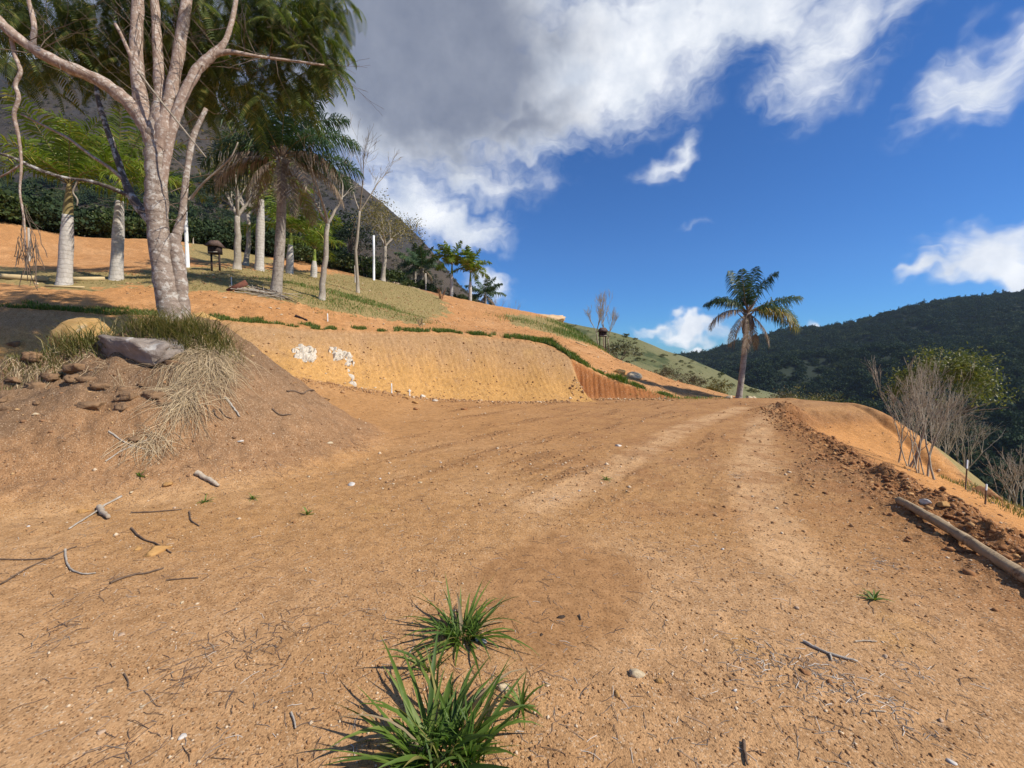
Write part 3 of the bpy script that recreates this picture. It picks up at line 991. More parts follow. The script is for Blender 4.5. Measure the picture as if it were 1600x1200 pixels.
def royal_palm(base, top, r_base, r_mid, r_top, label, shaft_len, crown_r, nf, group, shaft_mat=None, detail=46, seed=0, dead=False):
    base, top = np.asarray(base, float), np.asarray(top, float)
    root = empty('royal_palm', base, label, 'palm', group)
    H = top - base
    N = 26
    s = np.linspace(0, 1, N)
    prof = np.interp(s, [0, .05, .14, .4, .62, .8, 1], [r_base * 1.06, r_base * .98, r_base * .84, r_mid * 0.98, r_mid, (r_mid + r_top) / 2, r_top])
    mb = MB()
    mb.tube(H[None, :] * s[:, None] - np.array((0, 0, .12)) * (1 - s[:, None]), prof * (1 + 0.02 * np.sin(np.arange(N) * 2.3)), 14)
    mb.build('trunk', B_ROYAL, root, True)
    sh = MB()
    up = H / np.linalg.norm(H)
    q = np.linspace(0, 1, 8)
    sh.tube(H[None] + up[None] * (q * shaft_len)[:, None], np.interp(q, [0, .1, .5, 1], [r_top * .95, r_top * 1.02, r_top * .8, r_top * .5]), 10)
    sh.build('crownshaft', shaft_mat or M_SHAFT, root, True)
    c = H + up * shaft_len * 0.97
    for k in range(nf):
        f = k / max(nf - 1, 1)
        a0 = 82 - 70 * f
        a1 = a0 - 80 - 25 * f
        cls = min(int(f * 4), 3)
        a0, a1 = ((84, 45), (70, 5), (54, -25), (36, -55))[cls]
        me = frond_mesh('royal', crown_r * 1.25, a0, a1, detail, crown_r * 0.30, (crown_r * 0.020 + 0.008) * (1 if detail > 40 else 1.5 if detail > 32 else 2.6), 0.55, L_ROYAL, ('royal', round(crown_r, 2), cls, detail), plume=0.42)
        put_frond(me, root, c, k * 137.5 + seed * 40 + rng.normal() * 8, rng.normal() * 8, 0.88 + 0.2 * rng.random())
    return root


def queen_palm(base, top, r0, r1, label, fronds, group=None, L=2.4, nl=60, ll=0.5, skirt=0, name='queen_palm', boots=True, lean_pts=None):
    """fronds: list of (azimuth, a0, a1, scale, kind)"""
    base, top = np.asarray(base, float), np.asarray(top, float)
    root = empty(name, base, label, 'palm', group)
    N = 18
    s = np.linspace(0, 1, N)[:, None]
    H = top - base
    path = H[None] * s + np.array((0, 0, -.15)) * (1 - s)
    bow = np.array((0.03, 0.01, 0)) * np.linalg.norm(H)
    path = path + bow * (s * (1 - s)) * 2
    mb = MB()
    mb.tube(path, np.interp(s[:, 0], [0, .08, .2, .85, 1], [r0 * 1.3, r0 * 1.06, r0, r1, r1 * 1.25]) * (1 + 0.025 * np.sin(np.arange(N) * 1.9)), 12)
    mb.build('trunk', B_QUEEN, root, True)
    if boots:
        bm_ = MB()
        for k in range(14):
            a = k * 2.4
            d = np.array((math.cos(a), math.sin(a), 1.5))
            d /= np.linalg.norm(d)
            p = H + np.array((0, 0, -0.5 + 0.05 * k))
            bm_.tube(np.stack([p, p + d * .25, p + d * .55 + np.array((d[0], d[1], 0)) * .12]), [r1 * .5, r1 * .36, r1 * .12], 5)
        bm_.build('leaf_bases', M_BOOT, root)
    for (az_, a0, a1, sc, kind) in fronds:
        m = {'g': L_QUEEN, 'y': L_YELLOW, 'd': L_DEAD}[kind]
        k0, k1 = round(a0 / 10) * 10, round(a1 / 10) * 10
        me = frond_mesh('queen', L, k0, k1, nl if kind != 'd' else int(nl * .7), ll if kind != 'd' else ll * .8, (0.024 + L * 0.004) * (1 if nl > 40 else 3), 0.95 if kind != 'd' else 1.6, m, ('queen', k0, k1, kind, L, nl), plume=0.5 if kind != 'd' else 0.15, petiole=0.16)
        put_frond(me, root, H + np.array((0, 0, 0.02)), az_, rng.normal() * 10, sc, 'dead_frond' if kind == 'd' else 'frond')
    return root


M_BOOT = rough_mat('dry_leaf_bases', (0.10, 0.065, 0.045), (0.22, 0.155, 0.11), 8, bump=0.3)

# two thick royal palms at the left
royal_palm(at(100, 446, 14.5), at(106, 336, 14.5), .235, .185, .135, 'nearest royal palm, stout pale trunk with brown-green crownshaft, at far left', 1.0, 2.1, 14, 'royal palms', M_SHAFTDRY, 54, 0)
royal_palm(at(181, 440, 17), at(187, 314, 17), .25, .19, .13, 'royal palm with a bright green crownshaft just left of the forked tree', 0.7, 2.3, 14, 'royal palms', M_SHAFT, 54, 1)
# farther royal palms up the slope
royal_palm(at(405, 424, 23), at(408, 312, 23), .25, .21, .14, 'stout grey royal palm trunk right behind the shaggy queen palm', 0.9, 2.0, 12, 'royal palms', M_SHAFT, 36, 2)
royal_palm(at(452, 429, 26), at(454, 383, 26), .25, .21, .13, 'short royal palm with white trunk and green crown behind the queen palm', 0.7, 2.7, 13, 'royal palms', M_SHAFT, 36, 3)
royal_palm(at(490, 434, 30), at(491, 408, 30), .26, .22, .13, 'small royal palm with stubby white trunk between queen palm and slim tree', 0.8, 2.2, 12, 'royal palms', M_SHAFT, 36, 4)
for px_, yb, yt, d_, lab, sd_ in ((706, 470, 428, 38.8, 'taller left palm of the pair standing on the skyline crest', 5), (735, 478, 440, 38.8, 'right palm of the pair standing on the skyline crest', 6)):
    b_ = gp(px_, d_)
    royal_palm(b_, at(px_, yt, d_), .19, .16, .11, lab, 0.8, 1.9, 13, 'royal palms', M_SHAFT, 30, sd_)

# shaggy queen palm on the terrace
qf = [(-10, 84, 55, 1.0, 'g'), (90, 86, 60, 1.1, 'g'), (200, 80, 40, 1.1, 'g'), (320, 78, 35, 1.1, 'g'), (150, 72, 15, 1.15, 'g'), (20, 68, 5, 1.15, 'g'), (-60, 64, -10, 1.05, 'g'), (240, 64, -10, 1.1, 'g'),
      (170, 52, -30, 1.1, 'g'), (5, 48, -35, 1.15, 'g'), (100, 50, -30, 1.0, 'g'), (280, 42, -45, 1.0, 'g'), (45, 32, -55, 1.1, 'g'), (190, 28, -60, 1.1, 'g'), (-30, 26, -50, 1.15, 'g'), (-5, 14, -45, 1.15, 'g'), (178, 4, -55, 1.1, 'g'),
      (-15, 20, -85, 1.0, 'd'), (-40, -10, -85, .9, 'd'), (15, 0, -85, 1.0, 'd'), (200, 0, -85, 1.0, 'd'), (165, -20, -88, .9, 'd'), (230, -30, -88, .85, 'd'), (290, -40, -88, .8, 'd'), (190, 20, -80, 1.0, 'd'), (320, -50, -88, .9, 'd'), (90, -40, -88, .9, 'd')]
queen_palm(at(430, 459, 17), at(440, 248, 17), .19, .155, 'shaggy queen palm with brown dead fronds hanging below its dark crown', qf, 'queen palms', L=2.9, nl=105, ll=.72)
# the lone palm on the right
lf = [(20, 86, 60, 1.0, 'g'), (100, 85, 60, 1.0, 'g'), (250, 84, 50, .95, 'g'), (330, 78, 30, 1.0, 'g'),
      (178, 52, -40, 1.02, 'g'), (165, 48, -20, .8, 'g'), (-4, 34, 5, 1.1, 'g'), (-14, 26, -70, 1.1, 'g'), (-25, 22, -75, 1.15, 'y'), (4, 24, -70, .95, 'g'),
      (182, 22, -78, 1.0, 'd'), (205, -30, -88, .9, 'd'), (330, -40, -88, .9, 'd'), (280, -60, -88, .95, 'd'), (20, -50, -88, .85, 'd'), (150, -60, -88, .8, 'd'), (250, -70, -88, .7, 'd')]
PB = gp(1155, 17.8)
lone = queen_palm(PB, at(1168, 489, 17.8), .115, .095, 'lone palm with sparse crown and hanging dead fronds beyond the pad', lf, 'queen palms', L=1.95, nl=85, ll=.5)
for dx_, dy_, ln_, w_ in ((-.12, -.06, .95, .09), (.13, -.05, .8, .085), (.02, -.14, .7, .07)):
    mb = MB()
    t0 = np.array(at(1168, 489, 17.8)) - np.array(PB)
    mb.tube([t0 + (dx_ * .4, dy_ * .4, .02), t0 + (dx_ * .9, dy_, -.2), t0 + (dx_ * 1.2, dy_ * 1.2, -ln_ * .55), t0 + (dx_ * 1.1, dy_ * 1.1, -ln_ * .85), t0 + (dx_ * .9, dy_, -ln_)], [.025, w_ * .9, w_ * 1.25, w_, .015], 8)
    mb.build('seed_cluster', B_BROWNTWIG, lone, True)
for i_, (px_, yb, yt, d_, lab) in enumerate(((648, 452, 412, 44, 'dark bushy palm behind the crest, left of the skyline pair'), (660, 456, 420, 41, 'low dark palm in front of its taller neighbour behind the crest'), (758, 486, 462, 44, 'small dark palm just right of the skyline pair'))):
    fr = [(k * 137.5, 80 - 6.5 * k, 40 - 9 * k, .9, 'g') for k in range(13)] + [(k * 130, -30, -88, .8, 'd') for k in range(4)]
    queen_palm(gp(px_, d_), at(px_, yt, d_), .17, .14, lab, fr, 'queen palms', L=2.6, nl=36, ll=.6, boots=False)

# ------------------------------------------------------------------ the forked tree on the mound
TD = 7.55
TB = gp(272, 7.6)
TD = TB.y
tree = empty('forked_tree', TB, 'forked pale-barked tree with feathery leaves, rooted on the mound beside boulders', 'tree')


def limb(name, pts, mat, sides=12, jit=0.006, parent=tree, sub=5):
    """pts: (picture column, row, depth offset, width in pixels)"""
    P = np.array([at(px, py, TD + dd) for px, py, dd, wpx in pts])
    W = np.array([wpx * (TD + dd) / FPX / 2 / math.hypot(1, (px - 800) / FPX) for px, py, dd, wpx in pts])
    k = len(P)
    t = np.arange(k)
    tt = np.linspace(0, k - 1, (k - 1) * sub + 1)
    # smooth through the points
    Pn = np.stack([np.interp(tt, t, P[:, c]) for c in range(3)], -1)
    for _ in range(3):
        Pn[1:-1] = Pn[1:-1] * .5 + (Pn[:-2] + Pn[2:]) * .25
    Wn = np.interp(tt, t, W)
    Pn[1:-1] += rng.normal(size=Pn[1:-1].shape) * jit * Wn[1:-1, None] * 8
    mb = MB()
    mb.tube(Pn - np.array(TB), Wn * (1 + 0.05 * rng.normal(size=len(Wn))), sides)
    o = mb.build(name, mat, parent, True)
    return Pn


limb('trunk', [(269, 520, 0, 48), (267, 490, 0, 43), (258, 440, 0, 40), (248, 380, 0, 37), (243, 300, 0, 35), (243, 240, 0, 33), (241, 210, 0, 32), (247, 178, .05, 24), (250, 150, .1, 15)], B_TREE, 18)
limb('trunk', [(289, 520, .1, 27), (286, 490, .1, 25), (281, 440, .1, 24), (276, 395, .1, 25), (270, 368, .1, 20)], B_TREE, 14)
LIMBS = []
LIMBS.append(limb('branch', [(246, 262, 0, 22), (241, 222, 0, 29), (224, 186, 0, 30), (195, 153, -.1, 26), (150, 122, -.25, 24), (100, 103, -.4, 24), (60, 82, -.5, 22), (20, 55, -.6, 22), (-15, 18, -.7, 20), (-60, -60, -.8, 16)], B_LIMB))
LIMBS.append(limb('branch', [(240, 225, 0, 22), (228, 190, 0, 27), (217, 145, 0, 24), (212, 80, .1, 21), (216, 0, .2, 19), (214, -120, .3, 14)], B_LIMB))
LIMBS.append(limb('branch', [(247, 232, 0, 22), (251, 195, 0, 24), (250, 155, .1, 20), (247, 90, .2, 17), (242, 0, .4, 14), (236, -110, .6, 9)], B_LIMB))
LIMBS.append(limb('branch', [(247, 240, 0, 22), (256, 200, 0, 26), (266, 155, .1, 22), (278, 90, .2, 19), (292, 0, .3, 17), (306, -120, .5, 11)], B_LIMB))
LIMBS.append(limb('branch', [(250, 330, .02, 12), (256, 270, .04, 16), (266, 205, .05, 17), (285, 150, .1, 17), (308, 107, .2, 16), (332, 86, .3, 15), (352, 68, .4, 9), (365, 25, .5, 8), (374, -40, .6, 6)], B_LIMB))
LIMBS.append(limb('branch', [(334, 86, .3, 10), (356, 80, .35, 9), (400, 88, .5, 5), (450, 94, .8, 4), (508, 102, 1.2, 2.5)], B_LIMB, 7))
LIMBS.append(limb('branch', [(278, 405, .1, 18), (274, 372, .1, 18), (285, 340, .15, 13), (290, 280, .2, 11), (300, 215, .3, 10), (322, 170, .4, 7)], B_TREE, 10))
limb('branch', [(248, 368, .05, 14), (236, 345, .1, 18), (212, 318, .2, 17), (195, 284, .3, 13), (178, 232, .4, 11), (165, 195, .5, 10), (150, 145, .6, 9), (152, 105, .7, 6)], B_DARK, 10)
limb('branch', [(203, 306, .2, 9), (175, 294, .1, 8), (143, 283, 0, 8), (118, 280, 0, 6), (98, 277, -.1, 6), (60, 266, -.2, 8), (20, 245, -.3, 6), (-30, 232, -.4, 5)], B_DARK, 8)
limb('branch', [(196, 284, .3, 8), (172, 262, .2, 7), (140, 242, .1, 6), (108, 216, 0, 6), (70, 197, -.1, 5), (33, 178, -.2, 5)], B_LIMB, 8)
limb('branch', [(18, 62, -.55, 9), (24, 90, -.55, 8), (34, 112, -.55, 8), (22, 132, -.55, 8), (31, 152, -.55, 8), (20, 178, -.55, 8), (30, 215, -.5, 6), (34, 260, -.5, 5), (30, 300, -.5, 4), (38, 340, -.5, 4), (40, 395, -.5, 3)], B_LIMB, 8)
limb('branch', [(32, 258, -.5, 5), (10, 272, -.5, 4), (-30, 290, -.5, 3)], B_LIMB, 6)
limb('branch', [(50, 82, -.5, 10), (55, 40, -.45, 10), (44, 0, -.4, 8), (36, -60, -.4, 6)], B_LIMB, 8)
limb('branch', [(296, 312, .2, 5), (318, 285, .1, 4), (345, 262, .1, 3), (362, 246, 0, 2.5), (372, 222, 0, 2)], B_TWIG, 6)
limb('branch', [(212, 108, .05, 8), (200, 78, -.05, 7), (186, 48, -.1, 6), (180, 38, -.1, 7)], B_LIMB, 7)
limb('branch', [(216, 112, -.15, 4), (245, 150, -.2, 3.5), (285, 200, -.3, 3), (322, 246, -.3, 2)], B_TWIG, 6)
limb('branch', [(122, 282, 0, 3.5), (112, 300, 0, 3), (122, 312, 0, 3), (120, 322, 0, 2)], B_TWIG, 6)
# twigs: fine bare shoots on the limbs
tw = MB()
for Pn in LIMBS:
    for k in range(16):
        i = int(rng.integers(len(Pn) // 3, len(Pn)))
        d = rvec(1)[0] + np.array((0, 0, .3))
        grow(tw, Pn[i] - np.array(TB), d, 0.35 + .35 * rng.random(), .008, 0, 2, .7, (1, 3), .1, rmin=.0025)
for k in range(34):                                  # dangling dry sprays under the hanging shoot
    px_, py_ = rng.uniform(25, 62), rng.uniform(350, 400)
    p = at(px_, py_, TD - .5 + rng.normal() * .15) - np.array(TB)
    L_ = rng.uniform(.15, .6)
    tw.tube(wob(p, p + np.array((rng.normal() * .06, rng.normal() * .06, -L_)), 5, .08), [.005, .005, .006, .007, .004], 3, cap=False)
for k in range(10):
    a_, b_ = at(40 + rng.normal() * 6, 330 + 15 * rng.normal(), TD - .5), at(45 + rng.normal() * 14, 375 + rng.normal() * 15, TD - .5 + rng.normal() * .1)
    tw.tube(wob(a_ - np.array(TB), b_ - np.array(TB), 5, .08), .003, 3, cap=False)
tag(tw.build('twigs', B_BROWNTWIG, tree), kind='stuff')


def feather_leaf(nl=17, L=.80, w_=.19):
    """compound leaf of many narrow leaflets along +X, drooping"""
    V, Q = [], []
    for sgn in (1, -1):
        for k in range(nl):
            t = .12 + .88 * (k + (.5 if sgn > 0 else 0)) / nl
            ln = w_ * math.sin(math.pi * (0.2 + .72 * t)) ** .6
            p = np.array((L * t, 0, -L * .42 * t * t))
            d = np.array((.45, sgn, -.35))
            d /= np.linalg.norm(d)
            m = p + d * ln * .55 + np.array((0, 0, -.01))
            q = p + d * ln + np.array((.01, 0, -.06))
            wv = np.array((.5, -sgn * .25, 0))
            b_ = len(V)
            V += [p - wv * .016, p + wv * .016, m + wv * .024, m - wv * .024, q + wv * .004, q - wv * .004]
            Q += [(b_, b_ + 1, b_ + 2, b_ + 3), (b_ + 3, b_ + 2, b_ + 4, b_ + 5)]
    b_ = len(V)
    V += [np.array((0, .004, 0)), np.array((0, -.004, 0)), np.array((L * .6, -.003, -L * .15)), np.array((L * .6, .003, -L * .15)), np.array((L, 0, -L * .42)), np.array((L, .002, -L * .42))]
    Q += [(b_, b_ + 1, b_ + 2, b_ + 3), (b_ + 3, b_ + 2, b_ + 4, b_ + 5)]
    return np.array(V), np.array(Q)


FV, FQ = feather_leaf()


def scatter_leaves(mb, P, az_, pit, sc):
    for p, a, t, s in zip(P, az_, pit, sc):
        ca, sa, ct, st = math.cos(a), math.sin(a), math.cos(t), math.sin(t)
        M = np.array(((ca * ct, -sa, -ca * st), (sa * ct, ca, -sa * st), (st, 0, ct)))
        mb.add((FV * s) @ M.T + p, FQ)


# foliage sprays: (column, row, depth offset, spread in pixels, number)
sprays = [(40, -40, -.3, 60, 45), (120, 20, .3, 60, 75), (60, 50, .6, 45, 40), (20, 20, .4, 50, 50), (170, 40, .7, 50, 75), (150, 85, 1.0, 33, 36), (230, 10, .9, 50, 75), (190, -60, .2, 80, 80),
          (300, 30, .9, 45, 75), (330, -30, .5, 70, 80), (400, 15, .9, 45, 75), (450, 25, 1.0, 40, 75), (470, -40, .7, 55, 70), (490, 66, 1.1, 24, 50), (440, 100, 1.1, 32, 50), (515, 98, 1.3, 16, 30), (470, 135, 1.2, 22, 30),
          (390, 130, 1.3, 30, 40), (340, 110, 1.5, 30, 45), (300, 90, 1.8, 34, 60), (-60, 40, 0, 80, 60), (100, -110, .2, 110, 90), (320, -110, .6, 120, 80), (60, 105, .5, 22, 12), (270, 50, 1.6, 40, 60), (500, 5, .8, 26, 45), (200, 90, 1.4, 30, 36), (330, 150, 2.1, 26, 36), (260, 110, 2.2, 30, 40), (360, 60, 2.2, 40, 60), (230, 60, 2.4, 40, 50), (300, 130, 2.4, 26, 30)]
cr = MB()
for px_, py_, dd, sp_, n_ in sprays:
    k = int(n_ * .95)
    cx = rng.normal(size=(k, 2)) * sp_ * .62
    dep = TD + .85 + dd + rng.normal(size=k) * .5
    P = np.array([at(px_ + a, py_ + b, max(d, 5.5)) for (a, b), d in zip(cx, dep)]) - np.array(TB)
    scatter_leaves(cr, P, rng.random(k) * 6.283, -0.1 - .75 * rng.random(k), .52 + .42 * rng.random(k))
    # short stems that carry the spray
    for q in range(4):
        a_ = at(px_, py_, TD + .85 + dd) - np.array(TB)
        cr.tube(wob(a_, P[rng.integers(k)], 5, .05), np.linspace(.009, .004, 5), 3, cap=False)
tag(cr.build('crown', L_FEATHER, tree), kind='stuff')


# ------------------------------------------------------------------ other single trees
def bare_tree(name, base, label, trunk_pts, r0, mat, lev=4, L=1.0, leaf=None, nleaf=0, lsize=.1, spread=.55, nch=(2, 4), up=.3, cat='tree', group=None, rmin=.006, stems=None, sub=None, lean=0.0):
    """trunk_pts: offsets above the base; branches grow from its top"""
    root = empty(name, base, label, cat, group)
    T_ = np.array(trunk_pts, float)
    tb = MB()
    k = len(T_)
    tt = np.linspace(0, k - 1, (k - 1) * 4 + 1)
    Pn = np.stack([np.interp(tt, np.arange(k), T_[:, c]) for c in range(3)], -1)
    Pn[1:-1] += rng.normal(size=Pn[1:-1].shape) * r0 * .12
    Pn[0, 2] -= .1
    tb.tube(Pn, np.linspace(r0 * 1.1, r0 * .7, len(Pn)) * np.interp(np.linspace(0, 1, len(Pn)), [0, .1, 1], [1.25, 1, 1]), 10)
    tb.build('trunk', mat, root, True)
    br = MB()
    tips = []
    top = Pn[-1]
    for q in range(stems or 3):
        a = q * 2.3 + rng.random()
        d = np.array((math.cos(a) * spread, math.sin(a) * spread, .9))
        grow(br, top, d, L, r0 * .55, 1, lev, spread, nch, up, tips, rmin=rmin)
    tag(br.build('branches', mat, root), kind='stuff')
    if leaf is not None:
        tips = np.array(tips)
        P = tips[rng.integers(0, len(tips), nleaf)] + rng.normal(size=(nleaf, 3)) * lsize * 2.2
        lm = MB()
        leaf_cards(lm, P, lsize * (.6 + .8 * rng.random(nleaf)), lsize * .55)
        tag(lm.build('crown', leaf, root), kind='stuff')
    return root


def up_to(px_, py_, d, base):
    return at(px_, py_, d) - np.array(base)


b_ = at(370, 422, 22)
bare_tree('leafy_tree', b_, 'tree with straight pale trunk forking under thin olive leaves, left of queen palm', [(0, 0, 0), up_to(371, 380, 22, b_), up_to(371, 338, 22, b_)], .17, B_GREY, 4, 1.25, L_OLIVE, 1500, .16, .55)
b_ = at(502, 469, 17.5)
bare_tree('bare_tree', b_, 'slim leaning bare tree with pale trunk, right of the queen palm', [(0, 0, 0), up_to(507, 420, 17.5, b_), up_to(512, 350, 17.5, b_)], .115, B_GREY, 5, 1.35, None, 0, .1, .5, (2, 3), .28, rmin=.006)
b_ = gp(562, 24)
bare_tree('bare_tree', b_, 'tall fine-twigged bare tree whose top shows against the sky above the slope', [(0, 0, 0), up_to(556, 390, 24, b_), up_to(562, 330, 24, b_)], .085, B_TWIG, 5, 1.6, None, 0, .1, .55, (2, 4), .2, rmin=.006)
b_ = gp(601, 36)
bare_tree('leafy_tree', b_, 'thinly leaved yellow-green tree on the crest beside the white pole', [(0, 0, 0), up_to(601, 405, 36, b_), up_to(602, 385, 36, b_)], .17, B_GREY, 4, 1.45, L_YELLOWISH, 3600, .15, .75, up=.12)
b_ = gp(390, 27)
bare_tree('bare_tree', b_, 'pale bare trunk close behind the stout royal palm', [(0, 0, 0), up_to(389, 380, 27, b_), up_to(388, 335, 27, b_)], .15, B_GREY, 3, 1.2, None, 0, .1, .5)
# spindly trees around the roofed box on the right
for i_, (px_, d_, yt, lab) in enumerate(((934, 30, 470, 'spindly bare tree just left of the right roofed box'), (944, 32, 455, 'tallest spindly bare tree rising behind the right roofed box'), (952, 31, 480, 'spindly bare tree just right of the right roofed box'))):
    b_ = gp(px_, d_)
    root_top = up_to(px_ - 2, yt + 50, d_, b_)
    bare_tree('bare_tree', b_, lab, [(0, 0, 0), root_top * .5, root_top], .05, B_TWIG, 4, 1.0, None, 0, .1, .42, (3, 4), .42, group='spindly trees by the right roofed box', rmin=.007, stems=3)


def leafy(name, base, label, rad, n, leaf, mat, trunk_r=.08, lift=.6, cat='tree', group=None, ncl=40, bark=None, clr=.28, hollow=.5, flat=.3):
    """a tree or bush with real leaf clumps on a short branching stem"""
    root = empty(name, base, label, cat, group)
    rad = np.array(rad, float)
    c = np.array((0, 0, rad[2] * lift + rad[2] * .45))
    st = MB()
    for q in range(5):
        d = rvec(1)[0] * rad * .6
        d[2] = abs(d[2])
        e = c * np.array((0, 0, .6)) + d * .9
        st.tube(wob((rng.normal() * .05, rng.normal() * .05, -.1), e, 6, .05), np.linspace(trunk_r, trunk_r * .2, 6), 5, cap=False)
        for h_ in range(3):
            st.tube(wob(e * .6, e + rvec(1)[0] * rad * .5, 5, .06), np.linspace(trunk_r * .35, trunk_r * .1, 5), 3, cap=False)
    st.build('trunk', bark or B_BROWNTWIG, root)
    mb = clumps(c, rad, ncl, n, leaf, clr, hollow, flat)
    tag(mb.build('crown', mat, root), kind='stuff')
    return root


b_ = gp(1472, 27)
leafy('round_tree', (b_.x, b_.y, at(1472, 668, 27)[2]), 'round green tree standing behind the bare shrubs at the right slope', (2.7, 2.6, 2.5), 8000, .19, leaf_mat('sunlit_round_leaf', (0.10, 0.115, 0.028), (0.19, 0.19, 0.052), (0.28, 0.24, 0.08), .3, .85), .16, .55, ncl=70, clr=.22)
leafy('round_tree', gp(888, 42), 'small round reddish-brown tree on the skyline right of the pale dirt heap', (1.35, 1.3, 1.0), 900, .16, leaf_mat('reddish_leaf', (0.09, 0.055, 0.03), (0.16, 0.10, 0.05), (0.06, 0.07, 0.025), .2, .6), .08, .6, ncl=26)
leafy('bush', gp(966, 29), 'grey-green bush right of the right roofed box', (1.25, 1.0, .75), 1300, .14, leaf_mat('grey_green_leaf', (0.05, 0.06, 0.03), (0.12, 0.13, 0.07), (0.2, 0.2, 0.12), .2, .8), .05, .4, 'bush', ncl=34)
leafy('tree', gp(545, 38), 'dense dark tree behind the slim leaning tree on the terrace', (2.4, 2.2, 2.6), 2600, .24, L_DARK, .18, .6, ncl=50)
leafy('tree', gp(520, 44), 'dark green tree behind the small royal palm', (2.6, 2.2, 2.6), 2200, .26, L_DARK, .18, .6, ncl=46)
# ================================================================== FORESTS (uncountable: kind stuff)
def gn_scatter(name, P, scale, idx, sources, label, cat):
    """points that carry copies of a few crown shapes"""
    me = bpy.data.meshes.new(name)
    me.from_pydata([tuple(p) for p in P], [], [])
    for nm, arr, ty in (('sc', scale, 'FLOAT'), ('rot', rng.random(len(P)) * 6.283, 'FLOAT'), ('pick', idx, 'INT')):
        a = me.attributes.new(nm, ty, 'POINT')
        a.data.foreach_set('value', np.asarray(arr, np.float32 if ty == 'FLOAT' else np.int32))
    o = link(name, me)
    tag(o, label, cat, kind='stuff')
    ng = bpy.data.node_groups.new(name, 'GeometryNodeTree')
    ng.interface.new_socket('Geometry', in_out='INPUT', socket_type='NodeSocketGeometry')
    ng.interface.new_socket('Geometry', in_out='OUTPUT', socket_type='NodeSocketGeometry')
    N_ = ng.nodes
    gi, go = N_.new('NodeGroupInput'), N_.new('NodeGroupOutput')
    join = N_.new('GeometryNodeJoinGeometry')

    def attr(nm, ty):
        a = N_.new('GeometryNodeInputNamedAttribute')
        a.data_type = ty
        a.inputs['Name'].default_value = nm
        return a.outputs['Attribute']
    sc_, rot_, pick_ = attr('sc', 'FLOAT'), attr('rot', 'FLOAT'), attr('pick', 'INT')
    cx = N_.new('ShaderNodeCombineXYZ')
    ng.links.new(rot_, cx.inputs[2])
    for i, src in enumerate(sources):
        oi = N_.new('GeometryNodeObjectInfo')
        oi.inputs['Object'].default_value = src
        oi.inputs['As Instance'].default_value = True
        cmp_ = N_.new('FunctionNodeCompare')
        cmp_.data_type = 'INT'
        cmp_.operation = 'EQUAL'
        ng.links.new(pick_, cmp_.inputs[2])
        cmp_.inputs[3].default_value = i
        iop = N_.new('GeometryNodeInstanceOnPoints')
        ng.links.new(gi.outputs[0], iop.inputs['Points'])
        ng.links.new(cmp_.outputs[0], iop.inputs['Selection'])
        ng.links.new(oi.outputs['Geometry'], iop.inputs['Instance'])
        ng.links.new(cx.outputs[0], iop.inputs['Rotation'])
        ng.links.new(sc_, iop.inputs['Scale'])
        ng.links.new(iop.outputs[0], join.inputs[0])
    ng.links.new(join.outputs[0], go.inputs[0])
    md = o.modifiers.new('scatter', 'NODES')
    md.node_group = ng
    return o


def crown_src(name, n, leaf, mat, rad=(1, 1, .8), ncl=26, clr=.30):
    mb = clumps((0, 0, .45), rad, ncl, n, leaf, clr, .45, .35, asp=.7)
    me = mesh_np(name, np.concatenate(mb.v), np.concatenate(mb.q))
    me.materials.append(mat)
    return bpy.data.objects.new(name, me)


L_FOREST2 = leaf_mat('forest_leaf_light', (0.045, 0.066, 0.022), (0.078, 0.098, 0.036), (0.10, 0.11, 0.045), 0.12, 0.9, rough=1.0)
srcs = [crown_src('crown_a', 420, .30, L_FOREST), crown_src('crown_b', 420, .27, L_FOREST, (1, 1, 1.05), 30), crown_src('crown_c', 380, .30, L_FOREST2, (1, 1, .7), 22), crown_src('crown_d', 360, .28, L_FOREST, (.85, .85, 1.25), 22)]

srcs_n = [crown_src('near_crown_a', 1500, .15, L_FOREST, (1, 1, .9), 40, .24), crown_src('near_crown_b', 1500, .14, L_FOREST2, (1, 1, .8), 36, .24), crown_src('near_crown_c', 1300, .15, L_BUSH, (1, 1, .75), 34, .24), crown_src('near_crown_d', 1300, .14, L_FOREST, (.85, .85, 1.2), 34, .24)]


def sample_grid(G, n, amin=-9, amax=9, wpow=1.0):
    X, Y, Z = G
    na, nt = X.shape
    a = rng.random(n) * (na - 1.001)
    t = rng.random(n) * (nt - 16)
    i, j = a.astype(int), t.astype(int)
    fa, ft = a - i, t - j

    def S(Q_):
        return (Q_[i, j] * (1 - fa) + Q_[i + 1, j] * fa) * (1 - ft) + (Q_[i, j + 1] * (1 - fa) + Q_[i + 1, j + 1] * fa) * ft
    P = np.stack([S(X), S(Y), S(Z)], -1)
    r = np.hypot(P[:, 0], P[:, 1])
    keep = rng.random(n) < (r / r.max()) ** wpow
    ang = np.arctan2(P[:, 0], P[:, 1])
    keep &= (ang > amin) & (ang < amax)
    return P[keep], r[keep]


P, r_ = sample_grid(RM, 52000, R(8), R(62), 1.0)
pn = fbm(P[:, 0], P[:, 1], .012, 4) + .12 * rng.normal(size=len(P))
pk = np.where(pn > .12, rng.choice([2, 1], len(P), p=(.75, .25)), rng.choice([0, 1, 3], len(P), p=(.4, .3, .3)))
gn_scatter('forest', P - np.array((0, 0, .8)), 1.6 + 4.0 * rng.random(len(P)) ** 2.2, pk, srcs, 'dense dark forest covering the mountain across the valley', 'forest')
